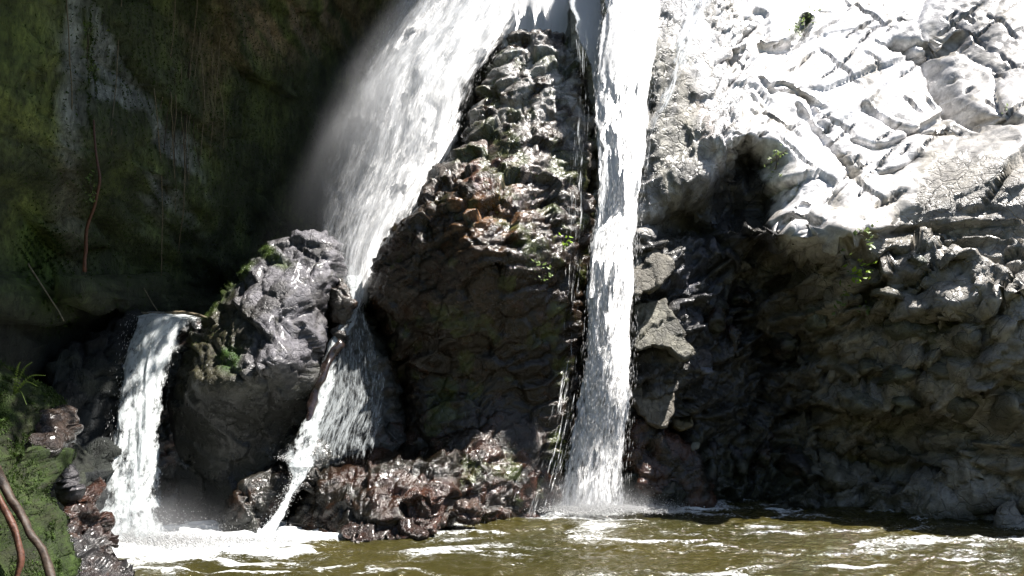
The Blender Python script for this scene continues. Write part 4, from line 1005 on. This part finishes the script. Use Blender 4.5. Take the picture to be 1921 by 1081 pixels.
# ------------------------------------------------------------------ wood, roots, plants
def tube_obj(name, pts, r0, r1, mat, label, cat, group=None, seg=7, wob=.004, seed=0, parent=None):
    m = MB(); m.tube(pts, r0, r1, seg * (2 if r0 >= .02 else 1), wob, seed)
    o = m.build(name, mat, parent)
    if r0 >= .02:                              # gnarled bark
        me = o.data; v = np.empty(len(me.vertices) * 3, np.float32); me.vertices.foreach_get('co', v); v = v.reshape(-1, 3).astype(float)
        v += .007 * np.stack([fbm(v * np.array([28, 28, 7.]) + 3 * k, 3, 5 + k) for k in range(3)], -1); me.vertices.foreach_set('co', v.astype(np.float32).ravel())
    return tag(o, label, cat, group) if parent is None else o
tube_obj('branch', [at(255, 588, 8.5), at(300, 590, 8.45), at(335, 586, 8.4), at(370, 591, 8.35), at(395, 600, 8.3)], .022, .012, M_PALE, 'pale thin branch lying across the lip of the small left cascade', 'branch')
tube_obj('twig', [at(262, 528, 8.5), at(278, 555, 8.45), at(296, 584, 8.42)], .006, .004, M_PALE, 'short thin twig slanting down to the lip of the small left cascade', 'twig', seg=5)
tube_obj('log', [at(640, 640, 8.45), at(612, 690, 8.3), at(585, 760, 8.15), at(572, 810, 8.05), at(562, 850, 7.95)], .035, .05, M_LOG, 'dark wet log leaning in the gap between boulder and pillar', 'log', seg=12, wob=.03)
tube_obj('root', [at(-10, 878, 4.95), at(25, 935, 4.9), at(50, 985, 4.88), at(75, 1030, 4.85), at(100, 1090, 4.8)], .025, .02, M_ROOT, 'thick brown root crossing the mossy bank to the bottom edge', 'root', seg=9, wob=.012)
tube_obj('root', [at(-10, 915, 4.86), at(20, 975, 4.83), at(35, 1020, 4.8), at(38, 1060, 4.78), at(28, 1110, 4.75)], .021, .014, M_RED, 'thinner reddish root forking down beside the thick one on the mossy bank', 'root', seg=9, wob=.01)
g = 'thin roots and stems hanging on the mossy cliff'
tube_obj('hanging_root', [at(176, 225, 7.0), at(180, 290, 6.98), at(186, 330, 6.97), at(178, 385, 7.0), at(162, 430, 7.05), at(160, 510, 7.1)], .008, .016, M_RED, 'reddish bare root hanging down the mossy cliff beside small leaves', 'root', g, wob=.006)
HANG = [(340, 0, 60, 315, 210, 'pale hanging stem curving left, high on the mossy cliff'), (371, 0, 60, 368, 120, 'straight hanging stem from the top edge, left of the tan streak'), (389, 90, 180, 386, 300, 'whitish hanging stem at the middle of the mossy cliff'),
        (405, 90, 200, 408, 260, 'hanging stem just right of the whitish one'), (300, 180, 300, 310, 520, 'long dark stem low on the mossy cliff above the cascade'), (145, 0, 200, 143, 400, 'long upright stem beside the grey streaked rock column'),
        (355, 300, 380, 345, 480, 'short stem low on the cliff, right of the long dark stem'), (230, 0, 120, 228, 260, 'thin straight stem left of the grey stripes on the mossy cliff'), (640, -20, 30, 636, 68, 'single stem hanging alone near the wide fall')]
for i, (x0, y0, ym, x1, y1, lab) in enumerate(HANG):
    A, B_, D_ = (cliff_pt(LC, x0, max(y0, -20)), cliff_pt(LC, (x0 + x1) / 2 + 3, (y0 + y1) / 2), cliff_pt(LC, x1, y1))
    for q in (A, B_, D_): q[1] -= .07
    tube_obj('hanging_root', [A, B_, D_], .006, .004, M_PALE, lab, 'root', g, seg=5, wob=.008, seed=i)
_q = random.Random(12)
for i in range(16):
    x0 = _q.uniform(325, 425); y0 = _q.uniform(60, 230); y1 = y0 + _q.uniform(120, 260)
    A, D_ = cliff_pt(LC, x0, y0), cliff_pt(LC, x0 + _q.uniform(-12, 12), y1)
    A[1] -= .05; D_[1] -= .06
    tube_obj('root_strand', [A, (A + D_) / 2 + np.array([_q.uniform(-.06, .06), -.04, 0]), D_], .0045, .003, M_PALE if i % 2 else M_ROOT, 'hair-thin root strand in the hanging curtain below the tan streak of the mossy cliff', 'root', 'root strands of the hanging curtain', seg=4, wob=.01, seed=i)
tube_obj('twig', [at(52, 495, 6.55), at(85, 545, 6.5), at(120, 602, 6.45)], .007, .005, M_PALE, 'pale straight twig slanting across the bright moss patch on the left cliff', 'twig', seg=5)

def leaf_geo(P, d, s, L_, w):
    """a folded pointed leaf: 4 quads-worth of triangles"""
    n = np.cross(d, s); m = P + d * L_ * .5 - n * L_ * .06
    return np.array([P, P + d * L_ * .45 + s * w + n * w * .4, P + d * L_, P + d * L_ * .45 - s * w + n * w * .4, m]), np.array([[0, 1, 4], [1, 2, 4], [2, 3, 4], [3, 0, 4]])
def plant(base, spots, n, L_, mat, label, seed=0, cat='plant', stem=.004, group=None):
    root = empty('leafy_plant', label, cat, group, tuple(base))
    r = random.Random(seed)
    base = np.array(base)
    st = MB(); lv = MB()
    for sp in spots:
        sp = np.array(sp) - base
        st.tube([np.zeros(3), sp * .5 + np.array([0, -.02, .02]), sp], stem, stem * .6, 5)
        for k in range(n):
            p = sp + np.array([r.gauss(0, 1), r.gauss(0, .6), r.gauss(0, 1)]) * L_ * 1.1
            d = Vector((r.uniform(-1, 1), r.uniform(-1, .1), r.uniform(-.8, .8))).normalized()
            s = d.cross(Vector((r.uniform(-.4, .4), -.5, 1))).normalized()
            l = 1.45 * L_ * r.uniform(.6, 1.25)
            lv.add(*leaf_geo(p, np.array(d), np.array(s), l, l * .33))
    a = st.build('stem', M_ROOT, root); b = lv.build('foliage', mat, root, smooth=False)
    return root
def onR(x, y, off=.12):
    p = cliff_pt(RC, x, y); p[1] -= off + .05; return p
plant(onR(1600, 445), [onR(1606, 435), onR(1622, 440), onR(1612, 455)], 7, .045, M_LEAF, 'small leafy plant on the sunlit ledge edge of the right cliff', 1)
plant(onR(1600, 520), [onR(1600, 498), onR(1610, 505), onR(1592, 512), onR(1604, 520)], 9, .045, M_YLEAF, 'bright green leafy plant just below the ledge edge of the right cliff', 2)
plant(onR(1575, 575), [onR(1568, 545), onR(1585, 565), onR(1600, 572)], 6, .05, M_LEAF, 'pale leaved plant clinging lowest in the row under the ledge', 3)
plant(onR(1560, 480), [onR(1566, 482)], 5, .03, M_LEAF, 'tiny tuft of leaves alone under the sunlit ledge', 4)
plant(onR(1445, 320), [onR(1442, 290), onR(1448, 300), onR(1440, 320), onR(1436, 330)], 7, .035, M_LEAF, 'speckled leafy plant on the right rim of the dark hollow', 5)
plant(onR(1868, 215), [onR(1869, 207)], 6, .03, M_YLEAF, 'small bright leaf tuft in the crevice near the right edge', 6)
plant(onR(1500, 75), [onR(1492, 62), onR(1503, 48), onR(1515, 34)], 10, .045, M_LEAF, 'mossy green plant strip growing up the sunlit pale slope', 7)
pp = at(1057, 470, 8.45)
plant(pp, [at(1052, 450, 8.42), at(1058, 445, 8.42), at(1058, 462, 8.42)], 4, .04, M_YLEAF, 'lime green leaves sprouting from the right flank of the pillar', 8)
plant(at(1020, 520, 8.2), [at(1010, 500, 8.2), at(1025, 515, 8.2)], 8, .035, M_LEAF, 'dark green tuft low on the right flank of the pillar', 9)
plant(at(173, 370, 6.9), [at(170, 330, 6.88), at(176, 345, 6.88), at(168, 360, 6.88), at(178, 368, 6.88)], 6, .028, M_LEAF, 'small leaves hanging beside the reddish root on the mossy cliff', 10)
plant(at(165, 90, 6.75), [at(168, 50, 6.75), at(164, 100, 6.75), at(166, 130, 6.77), at(176, 48, 6.75)], 6, .028, M_LEAF, 'string of tiny leaves high beside the grey streaked rock column', 11)
# fern on the bank
def fern(base, tips, label):
    root = empty('fern', label, 'fern', None, tuple(base)); base = np.array(base)
    for ti in tips:
        b = MB(); tip = np.array(ti) - base; P = smooth_poly([np.zeros(3), tip * .5 + np.array([0, 0, .05]), tip], 9, False)
        b.tube(P[::3], .003, .0015, 4)
        for k in range(2, len(P) - 1):
            d = P[k + 1] - P[k]; d /= np.linalg.norm(d)
            for sg in (-1, 1):
                s = np.cross(d, [0, -1, .1]) * sg; s = s / np.linalg.norm(s); dd = s * .85 + d * .5
                l = .02 * (1 - .75 * k / len(P))
                lv, f = leaf_geo(P[k], dd, d, l, l * .25); b.add(lv, np.c_[f, f[:, 2]])
        b.build('frond', M_FERN, root, smooth=False)
fern(at(25, 740, 5.35), [at(60, 680, 5.25), at(85, 705, 5.25), at(38, 680, 5.25), at(50, 760, 5.2), at(70, 725, 5.2)], 'pale green fern fronds arching at the top of the mossy bank')

# ------------------------------------------------------------------ unseen foliage added above the top of the frame to shade the cascade
def shade_tree():
    base = np.array([-5.6, 6.3, 5.2])
    root = empty('shade_tree', 'unseen leafy crown added above the frame to shade the small cascade', 'shade_tree', None, tuple(base))
    r = random.Random(5); m = MB(); lv = MB()
    m.tube([np.zeros(3), np.array([1.2, -.2, .9]), np.array([2.6, -.1, 1.4]), np.array([4.0, .2, 1.5])], .14, .05, 9, .03)
    for i in range(26):
        t = r.uniform(.3, 1); a = np.array([4.2 * t, 0, 1.4 * t ** .6 + .1])
        q = np.array([a[0] + r.uniform(-.6, .7), r.uniform(-1.9, 1.9), a[2] + r.uniform(-.2, .6)])
        m.tube([a, (a + q) / 2 + np.array([0, 0, .12]), q], .035, .01, 5)
    m.build('trunk', M_ROOT, root)
    n = 0
    while n < 14000:
        x, y, z = r.uniform(-4.2, -.35), r.uniform(4.0, 8.6), r.uniform(5.75, 6.9)
        if y > 7.2 and x > -1.25 + .3 * r.random(): continue
        if z < 1.5 + .45 * y + .25: continue
        if noise3(np.array([[x * 1.3, y * 1.3, z * 1.3]]), 5)[0] < -.25: continue
        p = np.array([x, y, z]) - base
        d = Vector((r.uniform(-1, 1), r.uniform(-1, 1), r.uniform(-.5, .3))).normalized(); s_ = d.cross(Vector((0, 0, 1))).normalized()
        l = r.uniform(.07, .16); lv.add(*leaf_geo(p, np.array(d), np.array(s_), l, l * .3)); n += 1
    lv.build('crown', M_LEAF, root, smooth=False)
shade_tree()

# ------------------------------------------------------------------ unseen wooded bank added behind the camera to cut the sky light
def sky_block_bank():
    th = np.linspace(math.radians(150), math.radians(345), 150); rr = np.linspace(0, 1, 40)
    T, R_ = np.meshgrid(th, rr); T, R_ = T.ravel(), R_.ravel()
    rad = 8.5 + 7 * R_ ** 1.2
    p = np.stack([rad * np.cos(T), rad * np.sin(T), 0 * T], -1)
    taper = sst(math.radians(345), math.radians(300), T)
    Z = -.8 + (11 * R_ ** .7) * (.25 + .75 * taper) * (1 + .15 * fbm(p * .3, 3, 61))
    V = np.stack([p[:, 0], p[:, 1] + 1.0, Z], -1) + .6 * np.stack([fbm(np.c_[p[:, :2], Z] * .9, 4, 63 + k) for k in range(3)], -1)
    i = np.arange(39)[:, None] * 150; j = np.arange(149)[None]
    Fc = np.stack([i + j, i + j + 1, i + 150 + j + 1, i + 150 + j], -1).reshape(-1, 4)
    tag(mesh('sky_block_hill', V, Fc, plain_mat('added_bank', (.03, .045, .015), .9, 0, .6, 2)), 'unseen wooded bank added behind the camera to block sky light', 'sky_block_hill', kind='structure')
sky_block_bank()

# ------------------------------------------------------------------ spray hanging in the alcove behind the boulder
def mist():
    m, nt, out, N = new_mat('mist'); v = N('ShaderNodeVolumePrincipled')
    v.inputs['Color'].default_value = (.9, .95, 1, 1); v.inputs['Density'].default_value = .045; v.inputs['Anisotropy'].default_value = .2
    nt.links.new(v.outputs[0], out.inputs['Volume'])
    def ell(c, r, tilt=0.0):
        th = np.linspace(0, 2 * math.pi, 24, endpoint=False); ph = np.linspace(.12, math.pi - .12, 12)
        T, Pn = np.meshgrid(th, ph); T, Pn = T.ravel(), Pn.ravel()
        V = r * np.stack([np.cos(T) * np.sin(Pn), np.sin(T) * np.sin(Pn), np.cos(Pn)], -1)
        V = np.concatenate([V, [[0, 0, r[2]], [0, 0, -r[2]]]])
        V[:, 0] += tilt * V[:, 2]
        V += c
        i = np.arange(11)[:, None] * 24; j = np.arange(24)[None]; j2 = (j + 1) % 24
        q = np.stack([i + j, i + 24 + j, i + 24 + j2, i + j2], -1).reshape(-1, 4)
        return V, np.concatenate([q[:, [0, 1, 2]], q[:, [0, 2, 3]], [[288, k, (k + 1) % 24] for k in range(24)], [[289, 264 + (k + 1) % 24, 264 + k] for k in range(24)]])
    V, F_ = ell(at(560, 400, 10.0), np.array([2.4, 1.0, 2.0]))
    tag(mesh('mist', V, F_, m), 'faint spray hanging in the dark alcove behind the pale boulder', 'mist', kind='stuff')
    def spray_mat(name, dens, ns):
        m2, nt, out, N = new_mat(name); v = N('ShaderNodeVolumePrincipled'); L = nt.links.new
        v.inputs['Color'].default_value = (.95, .97, 1, 1); v.inputs['Anisotropy'].default_value = .2
        tc = N('ShaderNodeTexCoord'); gr = N('ShaderNodeTexGradient', gradient_type='QUADRATIC_SPHERE'); L(tc.outputs['Object'], gr.inputs[0])
        n = N('ShaderNodeTexNoise'); n.inputs['Scale'].default_value = ns; n.inputs['Detail'].default_value = 3; L(tc.outputs['Object'], n.inputs['Vector'])
        r = N('ShaderNodeMapRange'); L(n.outputs[0], r.inputs[0]); r.inputs[1].default_value = .38; r.inputs[2].default_value = .62; r.inputs[3].default_value = .35; r.inputs[4].default_value = 1.4
        a1 = N('ShaderNodeMath', operation='MULTIPLY'); L(gr.outputs['Fac'], a1.inputs[0]); L(r.outputs[0], a1.inputs[1])
        a2 = N('ShaderNodeMath', operation='MULTIPLY'); L(a1.outputs[0], a2.inputs[0]); a2.inputs[1].default_value = dens
        L(a2.outputs[0], v.inputs['Density']); L(v.outputs[0], out.inputs['Volume']); return m2
    for c, r, rz, dens, lab in ((at(1105, 945, 8.45), (.85, .4, .36), 0, 2.2, 'soft spray at the foot of the narrow bright fall'), (at(265, 1000, 7.25), (1.0, .4, .5), 0, 2.0, 'soft spray at the foot of the small left cascade'),
                         (at(668, 235, 9.3), (.62, .45, 1.9), 22, 2.6, 'soft spray along the left edge of the wide slanting fall')):
        V, F_ = ell(np.zeros(3), np.ones(3))
        o = tag(mesh('spray', V, F_, spray_mat('spray', dens, 2.5)), lab, 'spray', kind='stuff')
        o.location = c; o.scale = r; o.rotation_euler = (0, math.radians(rz), 0)
mist()
